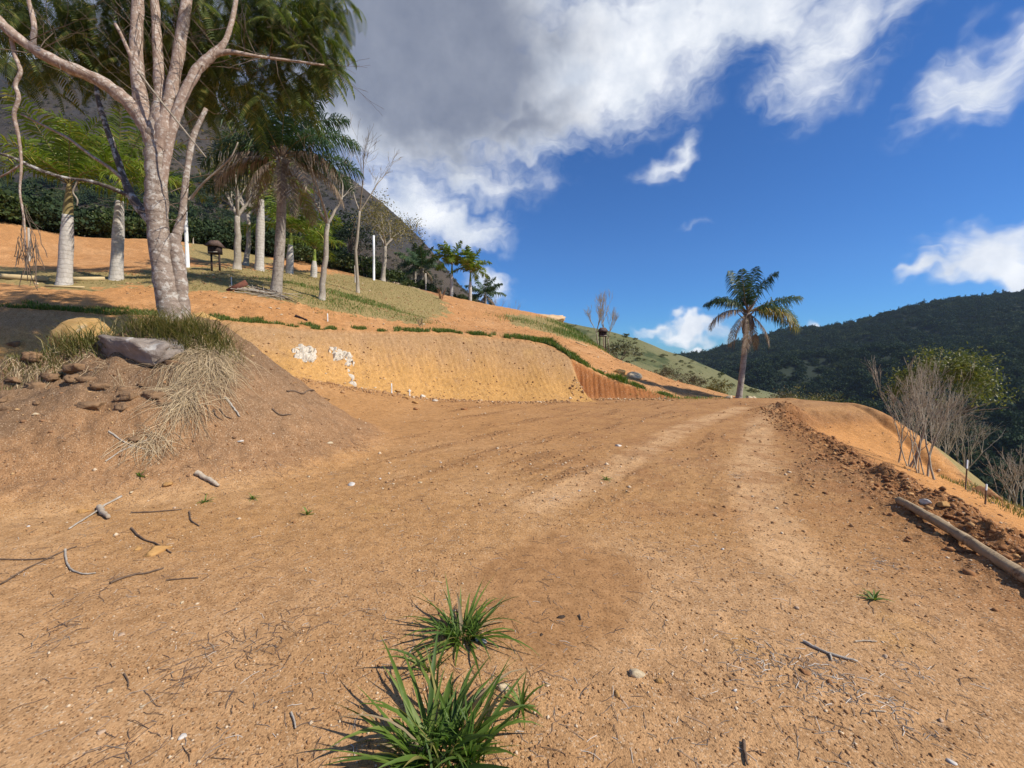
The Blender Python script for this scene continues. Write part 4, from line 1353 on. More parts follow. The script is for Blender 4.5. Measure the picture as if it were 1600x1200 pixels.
# nearer valley woods below the fill slope
n_ = 1500
aa, rr_ = rng.uniform(R(25), R(62), n_), np.sqrt(rng.uniform(38 ** 2, 120 ** 2, n_))
rr_ = np.where((aa < R(33)) & (rr_ < 70), rr_ + 45, rr_)
x_, y_ = rr_ * np.sin(aa), rr_ * np.cos(aa)
z_ = terrain(x_, y_)
zm = -46 + 0 * z_
P = np.stack([x_, y_, np.maximum(z_, zm)], -1)
gn_scatter('valley_woods', P, 1.6 + 2.2 * rng.random(n_), rng.choice(4, n_, p=(.3, .25, .15, .3)), srcs_n, 'dark green woods on the valley floor below the fill slope', 'woods')

# left: forest belt at the foot of the rocky mountain, scrub above
P, r_ = sample_grid(LM, 16000, R(-62), R(-2), .6)
row = HOR - (P[:, 2] - CAMZ) / P[:, 1] * FPX
col_ = 800 + P[:, 0] / P[:, 1] * FPX
lim = np.interp(col_, [-400, 0, 350, 480, 560, 640, 760], [262, 280, 290, 345, 405, 470, 520]) + 16 * fbm(P[:, 0], P[:, 1], .03, 3)
belt = row > lim
Pb = P[belt]
gn_scatter('hillside_woods', Pb, .9 + 2.4 * rng.random(len(Pb)) ** 1.6, rng.choice(4, len(Pb), p=(.22, .28, .30, .20)), srcs_n, 'dark woods along the foot of the rocky mountain', 'woods')
srcs2 = [crown_src('scrub_a', 160, .34, L_GREYOLIVE, (1, 1, .6), 12, .4), crown_src('scrub_b', 160, .34, leaf_mat('scrub_green_leaf', (0.06, 0.058, 0.032), (0.11, 0.095, 0.055), (0.15, 0.12, 0.075), .15, .8), (1, 1, .7), 12, .4)]
Ps = P[~belt]
Ps = Ps[fbm(Ps[:, 0], Ps[:, 1], .02, 4) + .25 * rng.normal(size=len(Ps)) > -.2]
gn_scatter('mountain_scrub', Ps, .5 + .9 * rng.random(len(Ps)) ** 2, rng.choice(2, len(Ps), p=(.6, .4)), srcs2, 'dry brown scrub dotted over the rocky mountain', 'scrub')
# undergrowth on the near hill just below those woods
n_ = 900
aa, rr_ = rng.uniform(R(-60), R(-6), n_), rng.uniform(39, 74, n_)
x_, y_ = rr_ * np.sin(aa), rr_ * np.cos(aa)
ux = 800 + x_ / y_ * FPX
P = np.stack([x_, y_, terrain(x_, y_)], -1)
gn_scatter('undergrowth', P, (.7 + 1.3 * rng.random(n_)) * np.interp(ux, [480, 600, 700, 800], [1, .6, .45, .4]), rng.choice(4, n_, p=(.15, .3, .45, .10)), srcs_n, 'low dark undergrowth behind the terrace crest', 'undergrowth')
# dry brush on the far grassy hill
srcs3 = [crown_src('hill_brush_a', 200, .32, leaf_mat('hill_brush_leaf', (0.13, 0.125, 0.05), (0.22, 0.19, 0.09), (0.3, 0.24, 0.13), .2, .8), (1, 1, .6), 14, .4), crown_src('hill_brush_b', 200, .32, leaf_mat('hill_brush_green', (0.075, 0.088, 0.03), (0.13, 0.135, 0.05), (0.2, 0.18, 0.08), .2, .8), (1, 1, .7), 14, .4)]
P, r_ = sample_grid(HM, 420, R(0), R(38), .5)
gn_scatter('dry_brush', P, .15 + .4 * rng.random(len(P)) ** 3, rng.choice(2, len(P), p=(.6, .4)), srcs3, 'dry brush scattered over the far grassy hillside', 'brush')

# ------------------------------------------------------------------ shrubs that can be told apart
bl = leaf_mat('yellow_green_leaf', (0.12, 0.125, 0.035), (0.22, 0.20, 0.07), (0.32, 0.26, 0.12), .25, .7)
for px_, d_, rx, rz, lab, lm_ in (
        (1250, 27, 1.7, 1.5, 'yellow-green bush behind the far end of the pad', bl), (1290, 30, 1.5, 1.6, 'olive bush behind the pad end, second from the lone palm', L_OLIVE), (1222, 24, .9, 1.0, 'small dry bush nearest the lone palm on its right', L_GREYOLIVE), (1336, 27, 1.1, 1.2, 'dark green bush at the right end of the pad rim', L_BUSH),
        (1080, 26, .9, .7, 'low grey scrub bush left of the lone palm', L_GREYOLIVE), (1120, 26, .9, .8, 'dry scrub bush just left of the lone palm', L_OLIVE), (1040, 30, 1.0, .8, 'pale scrub bush behind the red slope', L_GREYOLIVE)):
    yt = {1250: 606, 1290: 610, 1222: 606, 1336: 622, 1080: 585, 1120: 592, 1040: 572}[px_]
    top = at(px_, yt, d_)
    leafy('bush', (top[0], d_, top[2] - rz * 1.9), lab, (rx, rx * .8, rz), 1500, .11, lm_, .04, .45, 'bush', 'bushes beyond the pad', ncl=34, clr=.3, bark=B_TWIG)


def stem_shrub(base, label, stems, hgt, lean, mat=B_TWIG, r0=.014, lev=3, group=None, name='bare_shrub', spread=.5, up=.25):
    root = empty(name, base, label, 'shrub', group)
    for q in range(stems):
        mb = MB()
        d = np.array((rng.normal() * .22 + lean, rng.normal() * .2, 1.0))
        p = np.array((rng.normal() * .07, rng.normal() * .07, -.06))
        grow(mb, p, d, hgt * .48, r0 * (.8 + .5 * rng.random()), 0, lev, spread, (2, 4), up, shrink=.62, rmin=.0028)
        mb.build('stem', mat, root)
    return root


for px_, py_, st, hg, ln, lab in ((1414, 9.6, 3, 1.5, .12, 'leftmost bare shrub, two thin forked stems, on the fill slope'), (1434, 9.0, 4, 2.0, .16, 'taller bare multi-stemmed shrub in the middle of the fill slope group'),
                                  (1452, 8.4, 5, 1.9, .10, 'bare multi-stemmed shrub nearest the berm, lowest of its group')):
    stem_shrub(gp(px_, py_), lab, st, hg, ln, lev=4, group='bare shrubs on the fill slope', r0=.017, spread=.42, up=.3)
for px_, d_, yt, hg, lab in ((1480, 13, 630, 2.0, 'dense tangle of dry branches right of the bare shrubs'), (1462, 14, 600, 2.6, 'pale twiggy bush behind the bare shrubs'), (1510, 14, 655, 2.0, 'low spreading dry bush with white branches at the slope rim'), (1425, 16, 620, 2.2, 'dry twiggy bush at the rim left of the bare shrubs'),
                             (1590, 9.5, 705, 1.5, 'dry leaning twigs at the right edge of the picture')):
    t_ = at(px_, yt, d_)
    stem_shrub((t_[0], d_, t_[2] - hg * .95), lab, 9, hg, .05, lev=3, r0=.016, group='dry bushes at the rim', name='twiggy_bush', spread=.65, up=.18)
# leafless saplings behind the crest and beyond the pad
k_ = 0
ORD = {}
NTH = ['first', 'second', 'third', 'fourth', 'fifth', 'sixth', 'seventh', 'eighth', 'ninth', 'tenth']
for px_, d_, hg in sorted(((620, 40, 2.6), (634, 41, 2.2), (566, 38, 3), (575, 37, 2.6), (472, 37, 3.2), (480, 38, 2.8), (506, 40, 3), (670, 42, 2.5), (688, 43, 2.6), (790, 42, 1.9), (802, 42, 2.2), (815, 42, 1.8), (775, 42, 2.0), (828, 41, 1.6), (905, 38, 1.5), (985, 34, 1.4), (1015, 36, 1.4), (1190, 22, 1.5), (1205, 22, 1.2), (1175, 23, 1.3), (1325, 18, .9), (1140, 24, 1.3), (1065, 34, 1.3), (200, 40, 4), (212, 41, 4.2), (150, 42, 3.6), (238, 42, 4.5), (320, 38, 3.2), (345, 40, 3.4))):
    b_ = gp(px_, d_)
    where = 'among the woods behind the left terrace' if px_ < 360 else 'along the terrace crest' if px_ < 700 else 'beside the pale dirt heap on the skyline' if px_ < 1000 else 'beyond the pad near the lone palm'
    k_ += 1
    ORD[where] = ORD.get(where, 0) + 1
    stem_shrub(b_, NTH[ORD[where] - 1] + ' thin grey sapling from the left ' + where, 3, hg, 0, lev=2 if hg < 2 else 3, r0=.022, group='saplings ' + where, name='sapling', spread=.4, up=.4)


# ================================================================== GRASS
def blades(mb, P, hgt, wid, lean=.35, az_=None, curl=.5):
    n = len(P)
    a = rng.random(n) * 6.283 if az_ is None else az_
    hgt = hgt * np.ones(n)
    d = np.stack([np.cos(a), np.sin(a), np.zeros(n)], -1)
    s = np.stack([-np.sin(a), np.cos(a), np.zeros(n)], -1) * (np.asarray(wid) * np.ones(n))[:, None] * .5
    ln = (lean * (.3 + rng.random(n)))[:, None]
    up_ = np.array((0, 0, 1.0))
    m = P + (up_ * .6 + d * ln * .4) * hgt[:, None]
    t = P + (up_ * (1 - curl * .3) + d * ln) * hgt[:, None]
    V = np.stack([P - s, P + s, m + s * .7, m - s * .7, t], 1).reshape(-1, 3)
    i = np.arange(n)[:, None] * 5
    mb.add(V, i + np.array([[0, 1, 2, 3]]), i + np.array([[3, 2, 4]]))


# fresh strip along the lip of the cut bank
n_ = 26000
x_ = rng.uniform(-19, 3.0, n_)
yf_, wd_ = np.interp(x_, KX, KYF), np.interp(x_, KX, KW)
wid_ = np.interp(x_, [-19, -8, -3, 1.5, 3], [.5, .45, .45, .6, .5]) * np.clip(1 + 1.8 * fbm(x_, x_ * 0, .9, 4), .15, 2)
y_ = yf_ + wd_ / .93 + rng.random(n_) ** 1.3 * wid_ + .02 + .18 * fbm(x_, x_ * 0 + 5, 1.2, 3)
keep = (fbm(x_, y_, 1.3, 3) + .7 * fbm(x_, x_ * 0 + 2, .5, 3)) > -.11
x_, y_ = x_[keep], y_[keep]
P = np.stack([x_, y_, terrain(x_, y_) - .01], -1)
mb = MB()
blades(mb, P, np.interp(x_, [-19, -6, -2, 2], [.13, .10, .13, .22]) * (.35 + 1.1 * rng.random(len(x_))), .016, .5)
tag(mb.build('grass_strip', G_STRIP, None), 'strip of fresh green grass along the lip of the cut bank', 'grass', kind='stuff')
# taller bushy grass along the grooved cut
mb = MB()
ctr = [(870, 17.6), (884, 17.4), (896, 17.3), (906, 17.2), (917, 17.2), (928, 17.1), (940, 17.1), (950, 17.0), (962, 17.0), (975, 17.0), (988, 17.0), (1000, 17.0), (1040, 17.0), (1068, 17.2), (862, 17.5), (850, 17.5), (835, 17.4)]
for px_, d_ in ctr:
    g = gp(px_, d_ + .3)
    sz_ = rng.uniform(.2, 1.1)
    k = int(520 * sz_)
    xx, yy_ = g.x + rng.normal(size=k) * .16 * sz_ + rng.normal() * .1, g.y + rng.normal(size=k) * .12
    P = np.stack([xx, yy_, terrain(xx, yy_) - .02], -1)
    blades(mb, P, (.32 if px_ < 1010 else .12) * sz_ * (.4 + rng.random(k)), .022, .9)
tag(mb.build('tall_grass', G_STRIP, None), 'tufts of taller grass along the top of the grooved cut', 'grass', kind='stuff')
# green patches on the slopes
mb = MB()
for poly, k, h_ in (((470, 476, 20), 700, .10), ((560, 484, 20), 700, .12), ((545, 478, 21), 500, .1), ((612, 487, 21), 500, .1), ((590, 480, 22), 400, .1), ((805, 503, 28), 400, .18), ((890, 512, 30), 900, .26), ((880, 525, 27), 500, .24), ((895, 520, 28), 500, .22), ((850, 515, 28), 250, .18), ((915, 530, 28), 700, .25), ((540, 500, 18.0), 500, .1), ((508, 497, 17), 400, .1), ((1070, 628, 16.9), 350, .12), ((645, 505, 18.5), 300, .08)):
    px_, py_, d_ = poly
    g = gp(px_, d_)
    xx, yy_ = g.x + rng.normal(size=k) * .8, g.y + rng.normal(size=k) * .45
    P = np.stack([xx, yy_, terrain(xx, yy_) - .01], -1)
    blades(mb, P, h_ * (.5 + rng.random(k)), .02, .6)
tag(mb.build('grass_patches', G_STRIP, None), 'green grass patches on the terrace slope', 'grass', kind='stuff')
# dry lawn on the terrace slope
n_ = 26000
x_, y_ = rng.uniform(-24, -2, n_), rng.uniform(15, 34, n_)
z_ = terrain(x_, y_)
pc, pr = 800 + x_ / y_ * FPX, HOR - (z_ - CAMZ) / y_ * FPX
nn_ = fbm(x_, y_, .8, 4)
lo = np.interp(pc, [100, 235, 300, 370, 450, 560, 650, 700], [446, 446, 455, 455, 470, 492, 505, 490])
hi = np.interp(pc, [100, 235, 330, 450, 585, 640, 690, 700], [428, 428, 419, 426, 437, 450, 468, 480])
keep = (pr + 8 * nn_ < lo) & (pr + 5 * nn_ > hi) & (pc > 110) & (pc < 700) & (nn_ > -.3)
x_, y_, z_ = x_[keep], y_[keep], z_[keep]
mb = MB()
blades(mb, np.stack([x_, y_, z_ - .01], -1), .07 * (.5 + rng.random(len(x_))), .02, .7)
tag(mb.build('lawn_grass', G_LAWN, None), 'dry short lawn grass on the terrace slope under the palms', 'grass', kind='stuff')
# grass strip below the right berm
n_ = 9000
x_, y_ = rng.uniform(6, 11, n_), rng.uniform(3, 9.5, n_)
so_s, _ = poly_sd(x_, y_, OUTER)
keep = (so_s > -.5 - .4 * rng.random(n_)) & (so_s < 1.5) & (fbm(x_, y_, 1.2, 3) > -.2)
x_, y_ = x_[keep], y_[keep]
mb = MB()
blades(mb, np.stack([x_, y_, terrain(x_, y_) - .01], -1), .09 * (.5 + rng.random(len(x_))), .012, .6)
tag(mb.build('slope_grass', G_OLIVE, None), 'sparse yellow-green grass on the slope beyond the berm', 'grass', kind='stuff')

# grass growing on the mound round the tree
def mound_grass(name, pxs, pys, n, h_, w_, mat, label, lean=.8, zoff=0.0):
    mb = MB()
    H_ = [hit(px_, py_) for px_, py_ in zip(pxs, pys)]
    H_ = [h if h.y < 8.2 else gp(px_, 7.5) for h, px_ in zip(H_, pxs)]
    C = np.array(H_)
    k = rng.integers(0, len(C), n)
    xx, yy_ = C[k, 0] + rng.normal(size=n) * .13, C[k, 1] + rng.normal(size=n) * .10
    P = np.stack([xx, yy_, terrain(xx, yy_) - .01], -1)
    blades(mb, P, h_ * (.4 + rng.random(n)), w_, lean)
    return tag(mb.build(name, mat, None), label, 'grass', kind='stuff')


mound_grass('mound_grass', [205, 220, 235, 250, 262, 280, 295, 308, 322, 335, 345, 355, 300, 285, 268, 245, 230, 318, 338, 140, 155, 125, 110, 95], [512, 514, 516, 520, 524, 524, 522, 524, 528, 534, 540, 550, 532, 534, 534, 526, 520, 540, 548, 540, 536, 545, 548, 552], 1900, .36, .010, G_OLIVE, 'olive green grass growing round the foot of the forked tree', lean=1.3)
mound_grass('turf_edge', [5, 25, 40, 55, 70, 85, 100, 60, 30], [580, 578, 576, 574, 572, 570, 568, 572, 576], 900, .10, .007, G_OLIVE, 'low olive turf on the mound edge left of the grey rock')
# dry straw hanging down the mound front
def straw(n, cx, cy, sx, sy, steps, ds, label, name, mat=G_STRAW, w_=.007, zo=.05):
    pp = np.array([h if h.y < 8.2 else gp(cx, 7.2) for h in [hit(cx + a * sx, cy + b * sy) for a, b in rng.normal(size=(40, 2))]])
    k = rng.integers(0, 40, n)
    x, y = pp[k, 0] + rng.normal(size=n) * .08, pp[k, 1] + rng.normal(size=n) * .06
    pts = []
    hd = np.stack([rng.normal(size=n) * .95, rng.normal(size=n) * .95], -1)
    lift = zo * (.3 + 1.4 * rng.random(n))
    st = ds * (.5 + rng.random(n))
    for q in range(steps):
        z = terrain(x, y)
        pts.append(np.stack([x, y, z + lift * math.sin(math.pi * (q + .4) / steps) + .004], -1))
        e = .05
        g = np.stack([terrain(x + e, y) - terrain(x - e, y), terrain(x, y + e) - terrain(x, y - e)], -1)
        g = -g / (np.linalg.norm(g, axis=1)[:, None] + 1e-6) + hd
        g /= np.linalg.norm(g, axis=1)[:, None] + 1e-6
        x, y = x + g[:, 0] * st, y + g[:, 1] * st
    P = np.stack(pts, 1)
    D = P[:, -1] - P[:, 0]
    S = np.cross(D, np.array((0.3, -1, .5)) + rng.normal(size=(n, 3)) * .5)
    S /= np.linalg.norm(S, axis=1)[:, None] + 1e-9
    wv = np.linspace(1, .35, steps)[None, :, None] * S[:, None, :] * w_ * .5
    V = np.stack([P - wv, P + wv], 2).reshape(-1, 3)
    i = np.arange(n)[:, None, None] * steps * 2 + np.arange(steps - 1)[None, :, None] * 2
    Q = (i + np.array([[[0, 1, 3, 2]]])).reshape(-1, 4)
    mb = MB()
    mb.add(V, Q)
    return tag(mb.build(name, mat, None), label, 'dry grass', kind='stuff')


straw(850, 322, 560, 19, 14, 6, .08, 'pale dry straw hanging down the mound below the forked tree', 'hanging_straw', zo=.07)
straw(330, 290, 618, 12, 15, 6, .08, 'thin tail of straw and roots trailing down the mound', 'straw_tail', zo=.05)
straw(160, 235, 690, 12, 10, 5, .06, 'loose dry roots lying on the lower mound front', 'loose_roots', zo=.03)
straw(260, 60, 575, 50, 10, 5, .05, 'dead grass hanging over the crumbling mound edge at far left', 'edge_straw', zo=.04)


# foreground clumps: every blade is a part
def blade_mesh(L, w_, a0, curl, twist):
    n = 7
    t = np.linspace(0, 1, n)
    ang = a0 - curl * t ** 1.4
    st = L / (n - 1)
    r_ = np.concatenate([[0], np.cumsum(np.cos((ang[1:] + ang[:-1]) / 2) * st)])
    z = np.concatenate([[0], np.cumsum(np.sin((ang[1:] + ang[:-1]) / 2) * st)])
    wd = w_ * np.clip(np.interp(t, [0, .15, .5, 1], [.55, 1, .85, .02]), 0, 1)
    tw = twist * t
    V, Q = [], []
    for k in range(n):
        s = np.array((-math.sin(tw[k]) * .3, math.cos(tw[k]), math.sin(tw[k]) * .6))
        c = np.array((r_[k], 0, z[k]))
        V += [c - s * wd[k] * .5 + np.array((0, 0, wd[k] * .18)), c, c + s * wd[k] * .5 + np.array((0, 0, wd[k] * .18))]
    for k in range(n - 1):
        b_ = 3 * k
        Q += [(b_, b_ + 1, b_ + 4, b_ + 3), (b_ + 1, b_ + 2, b_ + 5, b_ + 4)]
    return np.array(V), Q


def grass_clump(base, label, nb, Lr, w_, rad, tilt=(25, 80), nfill=120, bias=None):
    root = empty('grass_clump', base, label, 'grass clump', 'foreground grass clumps')
    for k in range(nb):
        L = rng.uniform(*Lr)
        V, Q = blade_mesh(L, w_ * rng.uniform(.7, 1.2), R(rng.uniform(*tilt)), R(rng.uniform(0, 95)), rng.normal() * 1.2)
        me = mesh_np('blade', V, Q, smooth_sh=True)
        me.materials.append(BLADE_M[int(rng.choice(5, p=(.36, .30, .22, .07, .05)))])
        o = link('blade', me, root)
        a = rng.random() * 6.283
        rr0 = rad * rng.random() ** .7
        o.location = (math.cos(a) * rr0, math.sin(a) * rr0, -.01)
        o.rotation_euler = (0, 0, a + rng.normal() * .6)
    mb = MB()
    n = nfill
    a, q = rng.random(n) * 6.283, rad * 1.1 * np.sqrt(rng.random(n))
    P = np.stack([np.cos(a) * q, np.sin(a) * q, 0 * q - .01], -1)
    blades(mb, P, Lr[0] * .7 * (.4 + rng.random(n)), w_ * .5, .8)
    tag(mb.build('undergrowth', G_GREEN, root), kind='stuff')
    return root


def solid_leaf(name, c1, c2):
    m, n, b, out = new_mat(name)
    tcn = n.n('ShaderNodeTexCoord')
    oi = n.n('ShaderNodeObjectInfo')
    f = n.noise(tcn.outputs['Object'], 18.0, 4, .6)
    col = n.mix(n.math('ADD', n.math('MULTIPLY', n.rng(f, .3, .7), .5), n.math('MULTIPLY', oi.outputs['Random'], .5)), c1, c2)
    n.link(col, b.inputs['Base Color'])
    b.inputs['Roughness'].default_value = .55
    b.inputs['Specular IOR Level'].default_value = .4
    tr = n.n('ShaderNodeBsdfTranslucent')
    n.link(n.mix(1.0, col, (1.2, 1.3, .5), 'MULTIPLY'), tr.inputs[0])
    mx = n.n('ShaderNodeMixShader')
    mx.inputs[0].default_value = .35
    n.link(b.outputs[0], mx.inputs[1])
    n.link(tr.outputs[0], mx.inputs[2])
    n.link(mx.outputs[0], out.inputs[0])
    return m


BLADE_M = [solid_leaf('blade_green', (0.075, 0.135, 0.014), (0.15, 0.225, 0.032)), solid_leaf('blade_deep_green', (0.050, 0.10, 0.014), (0.105, 0.17, 0.026)), solid_leaf('blade_light_green', (0.12, 0.18, 0.026), (0.21, 0.27, 0.055)), solid_leaf('blade_yellowed', (0.22, 0.20, 0.05), (0.36, 0.30, 0.10)), solid_leaf('blade_dry', (0.30, 0.22, 0.12), (0.46, 0.36, 0.22))]
grass_clump(hit(692, 1180), 'largest grass clump, lush green, at the bottom edge', 130, (.20, .52), .023, .15, (3, 68), 160)
grass_clump(hit(722, 992), 'smaller grass clump beside the dark damp patch', 76, (.16, .44), .018, .09, (2, 62), 90)
grass_clump(hit(672, 1048), 'thin sprig of grass between the two clumps', 7, (.18, .34), .016, .03, (30, 80), 8)
for px_, py_, lab, s_ in ((815, 1105, 'small weed right of the largest clump by the pale stone', .13), (947, 750, 'tiny green weed alone in the middle of the pad', .12), (1366, 938, 'tiny olive weed on the right foreground dirt', .1), (480, 805, 'tiny weed near the mound foot', .1), (219, 745, 'tiny upright seedling on the lower mound', .1), (320, 785, 'small weed beside the pale broken stick', .13), (395, 780, 'tiny weed right of the pale broken stick', .1)):
    root = empty('weed', hit(px_, py_), lab, 'weed', 'small weeds')
    for k in range(12):
        V, Q = blade_mesh(s_ * rng.uniform(.6, 1.3), .014, R(rng.uniform(10, 75)), R(60), rng.normal() * .6)
        me = mesh_np('leaf', V, Q, smooth_sh=True)
        me.materials.append(BLADE_M[0] if k % 3 else BLADE_M[2])
        o = link('leaf', me, root)
        o.rotation_euler = (0, 0, k * 2.4)
# ================================================================== STONES, LOG, POSTS, STICKS
def ico(sub):
    import bmesh
    bm = bmesh.new()
    bmesh.ops.create_icosphere(bm, subdivisions=sub, radius=1.0)
    bm.verts.ensure_lookup_table()
    V = np.array([v.co[:] for v in bm.verts])
    T = np.array([[v.index for v in f.verts] for f in bm.faces])
    bm.free()
    return V, T


ICO1, ICO2, ICO3, ICO4 = ico(1), ico(2), ico(3), ico(4)


def rock_verts(V, dims, seed, cuts=7, noise=.10, nf=1.6, cut_depth=(.55, .9), jag=.05):
    """boulder: sphere with planes cut off and noise added"""
    g = np.random.default_rng(seed)
    V = V.copy()
    for _ in range(cuts):
        d = g.normal(size=3)
        d /= np.linalg.norm(d)
        h = g.uniform(*cut_depth)
        s = V @ d
        V = V - np.maximum(s - h, 0)[:, None] * d * .92
    nn_ = fbm(V[:, 0] * 1.0 + seed * 3.1 + V[:, 2] * .7, V[:, 1] - V[:, 2] * .8 + seed, nf, 4)
    V = V * (1 + noise * nn_ + jag * g.normal(size=len(V)))[:, None]
    return V * np.asarray(dims) / 2


def rock(name, p, dims, label, mat, seed, cat='stone', group=None, sub=ICO3, rz=0., tilt=0., sink=.25, cuts=7, noise=.1, sm=False, cd=(.55, .9), jag=.045, boxy=1.0):
    V, T = sub
    V = np.sign(V) * np.abs(V) ** boxy
    V = V / np.abs(V).max()
    V = rock_verts(V, dims, seed, cuts, noise, cut_depth=cd, jag=jag * (.25 if sub is ICO4 else 1))
    M = np.array(Matrix.Rotation(rz, 3, 'Z') @ Matrix.Rotation(tilt, 3, 'Y'))
    V = V @ M.T
    V[:, 2] += dims[2] * (.5 - sink)
    me = mesh_np(name, V, None, T, smooth_sh=sm)
    me.materials.append(mat)
    o = link(name, me, None, p)
    return tag(o, label, cat, group)


S_GREY = rough_mat('grey_lichen_rock', (0.20, 0.158, 0.128), (0.34, 0.282, 0.235), 7, 8, bump=1.0, bscale=22, c3=(0.46, 0.42, 0.37), t3=(.61, .65), s3=3.4)
S_YELLOW = rough_mat('yellow_clay_boulder', (0.42, 0.235, 0.07), (0.58, 0.36, 0.14), 4, 8, bump=.5, bscale=14, c3=(0.66, 0.52, 0.33), t3=(.60, .70), s3=2.6)
S_WHITE = rough_mat('white_kaolin', (0.52, 0.43, 0.31), (0.70, 0.63, 0.53), 6, 8, bump=.7, bscale=18, c3=(0.50, 0.33, 0.14), t3=(.62, .72), s3=5)
S_PALE = rough_mat('pale_stone', (0.45, 0.34, 0.20), (0.62, 0.50, 0.33), 14, 6, bump=.4, bscale=50, c3=(0.36, 0.22, 0.10), t3=(.58, .68), s3=9)
S_CLOD = rough_mat('red_clod', (0.24, 0.105, 0.040), (0.40, 0.20, 0.085), 9, 6, bump=.6, bscale=40)
S_SOIL = rough_mat('brown_topsoil', (0.17, 0.105, 0.058), (0.30, 0.18, 0.095), 9, 6, bump=.8, bscale=40)
S_OCHRE = rough_mat('ochre_clod', (0.40, 0.21, 0.07), (0.52, 0.30, 0.11), 9, 6, bump=.6, bscale=40)
S_PINK = rough_mat('pinkish_stone', (0.40, 0.27, 0.17), (0.58, 0.42, 0.29), 12, 6, bump=.3, bscale=50)
S_BRIGHT = rough_mat('white_quartz', (0.48, 0.42, 0.35), (0.68, 0.63, 0.56), 14, 5, bump=.3, bscale=60)
S_DARK = rough_mat('dark_humus', (0.035, 0.025, 0.018), (0.09, 0.06, 0.04), 20, 6, bump=.5, bscale=60)
W_LOG = rough_mat('weathered_log', (0.27, 0.185, 0.105), (0.46, 0.345, 0.21), 7, 7, bump=.7, bscale=26, stretch=(.12, 1, 1), c3=(0.16, 0.10, 0.055), t3=(.56, .66), s3=7)
W_STICK = rough_mat('grey_stick', (0.30, 0.25, 0.19), (0.50, 0.44, 0.36), 20, 5, bump=.3, bscale=60)
W_BROWN = rough_mat('brown_stick', (0.10, 0.065, 0.042), (0.20, 0.135, 0.09), 20, 5, bump=.3, bscale=60)
W_PALE = rough_mat('pale_stick', (0.34, 0.26, 0.18), (0.52, 0.43, 0.32), 20, 5, bump=.3, bscale=60)
W_DARKBOX = rough_mat('dark_stained_wood', (0.030, 0.020, 0.018), (0.065, 0.042, 0.034), 9, 5, bump=.3, bscale=40, stretch=(1, 1, .2))
W_RED = rough_mat('reddish_board', (0.12, 0.045, 0.03), (0.20, 0.08, 0.05), 9, 5, bump=.2, bscale=40)
W_WHITE = rough_mat('white_paint', (0.62, 0.61, 0.58), (0.80, 0.79, 0.76), 6, 5, bump=.1, bscale=40, c3=(0.42, 0.36, 0.28), t3=(.62, .75), s3=5)
W_PLANK = rough_mat('yellow_plank', (0.48, 0.35, 0.17), (0.62, 0.47, 0.26), 6, 5, bump=.2, bscale=40, stretch=(.2, 1, 1))
W_KERB = rough_mat('earth_stained_kerb', (0.30, 0.21, 0.13), (0.44, 0.34, 0.24), 4, 6, bump=.4, bscale=20)

# rocks on the mound
p = hit(205, 556)
rock('grey_rock', (p.x, p.y + .25, p.z - .02), (1.20, .75, .50), 'flat grey rock with white lichen streaks on the mound before the tree', S_GREY, 5, 'rock', sub=ICO4, rz=-.12, tilt=.10, sink=.40, cuts=9, noise=.55, cd=(.75, 1.05), jag=.05, boxy=.5)
p = gp(160, 8.2)
rock('boulder', (p.x, p.y, at(160, 545, 8.2)[2]), (1.75, 1.2, 1.1), 'rounded yellow boulder left of the tree, sunlit top', S_YELLOW, 8, 'boulder', 'yellow boulders', sub=ICO4, sink=.45, cuts=7, noise=.28, jag=.05)
p = gp(322, 8.6)
rock('boulder', (p.x, p.y, at(322, 528, 8.6)[2]), (.72, .8, .82), 'pale-topped yellow boulder right behind the tree foot', S_YELLOW, 12, 'boulder', 'yellow boulders', sub=ICO4, sink=.42, cuts=7, noise=.28, jag=.05)


# broken soil chunks along the crumbling mound edge
g = np.random.default_rng(3)
for k in range(26):
    px_, py_ = g.uniform(-5, 285), 0
    py_ = np.interp(px_, [0, 120, 285], [600, 590, 620]) + g.normal() * 24
    p = hit(px_, py_)
    s_ = g.uniform(.06, .20) * (1 if k % 3 else 1.4)
    rock('soil_chunk', p, (s_ * 1.5, s_, s_ * .7), 'angular brown soil chunk breaking out of the mound front', S_SOIL, 700 + k, 'soil chunk', 'soil chunks on the mound front', sub=ICO3, rz=g.normal() * .6, sink=.60, noise=.7, cuts=7, cd=(.6, 1.0), jag=.09, boxy=.6)


# white veins showing in the bank: a cluster of chalky lumps each
def vein(cx, cy, sx, sy, n, label, seed, slant=0.):
    c0 = hit(cx, cy)
    root = empty('white_vein', c0, label, 'rock vein', 'white veins in the cut bank')
    g = np.random.default_rng(seed)
    for k in range(n):
        u, v = g.uniform(-1, 1), g.uniform(-1, 1)
        if u * u + v * v > 1.1:
            continue
        h_ = hit(cx + u * sx + v * slant, cy + v * sy)
        sz = g.uniform(.14, .30)
        V = rock_verts(ICO2[0], (sz * 1.3, sz * .09, sz), seed + k, 6, .3, jag=.12)
        me = mesh_np('lump', V, None, ICO2[1])
        me.materials.append(S_WHITE)
        o = link('lump', me, root)
        o.location = h_ - c0 + Vector((0, .02, 0))
        o.rotation_euler = (-.72, g.normal() * .5, g.normal() * .2)
    return root


vein(473, 553, 17, 12, 80, 'rounded white chalky patch in the yellow bank', 100)
vein(530, 558, 14, 12, 64, 'slanted white chalky patch right of the rounded one', 200, slant=14)
vein(546, 590, 2, 14, 14, 'thin white streak running down below the slanted white patch', 300, slant=6)
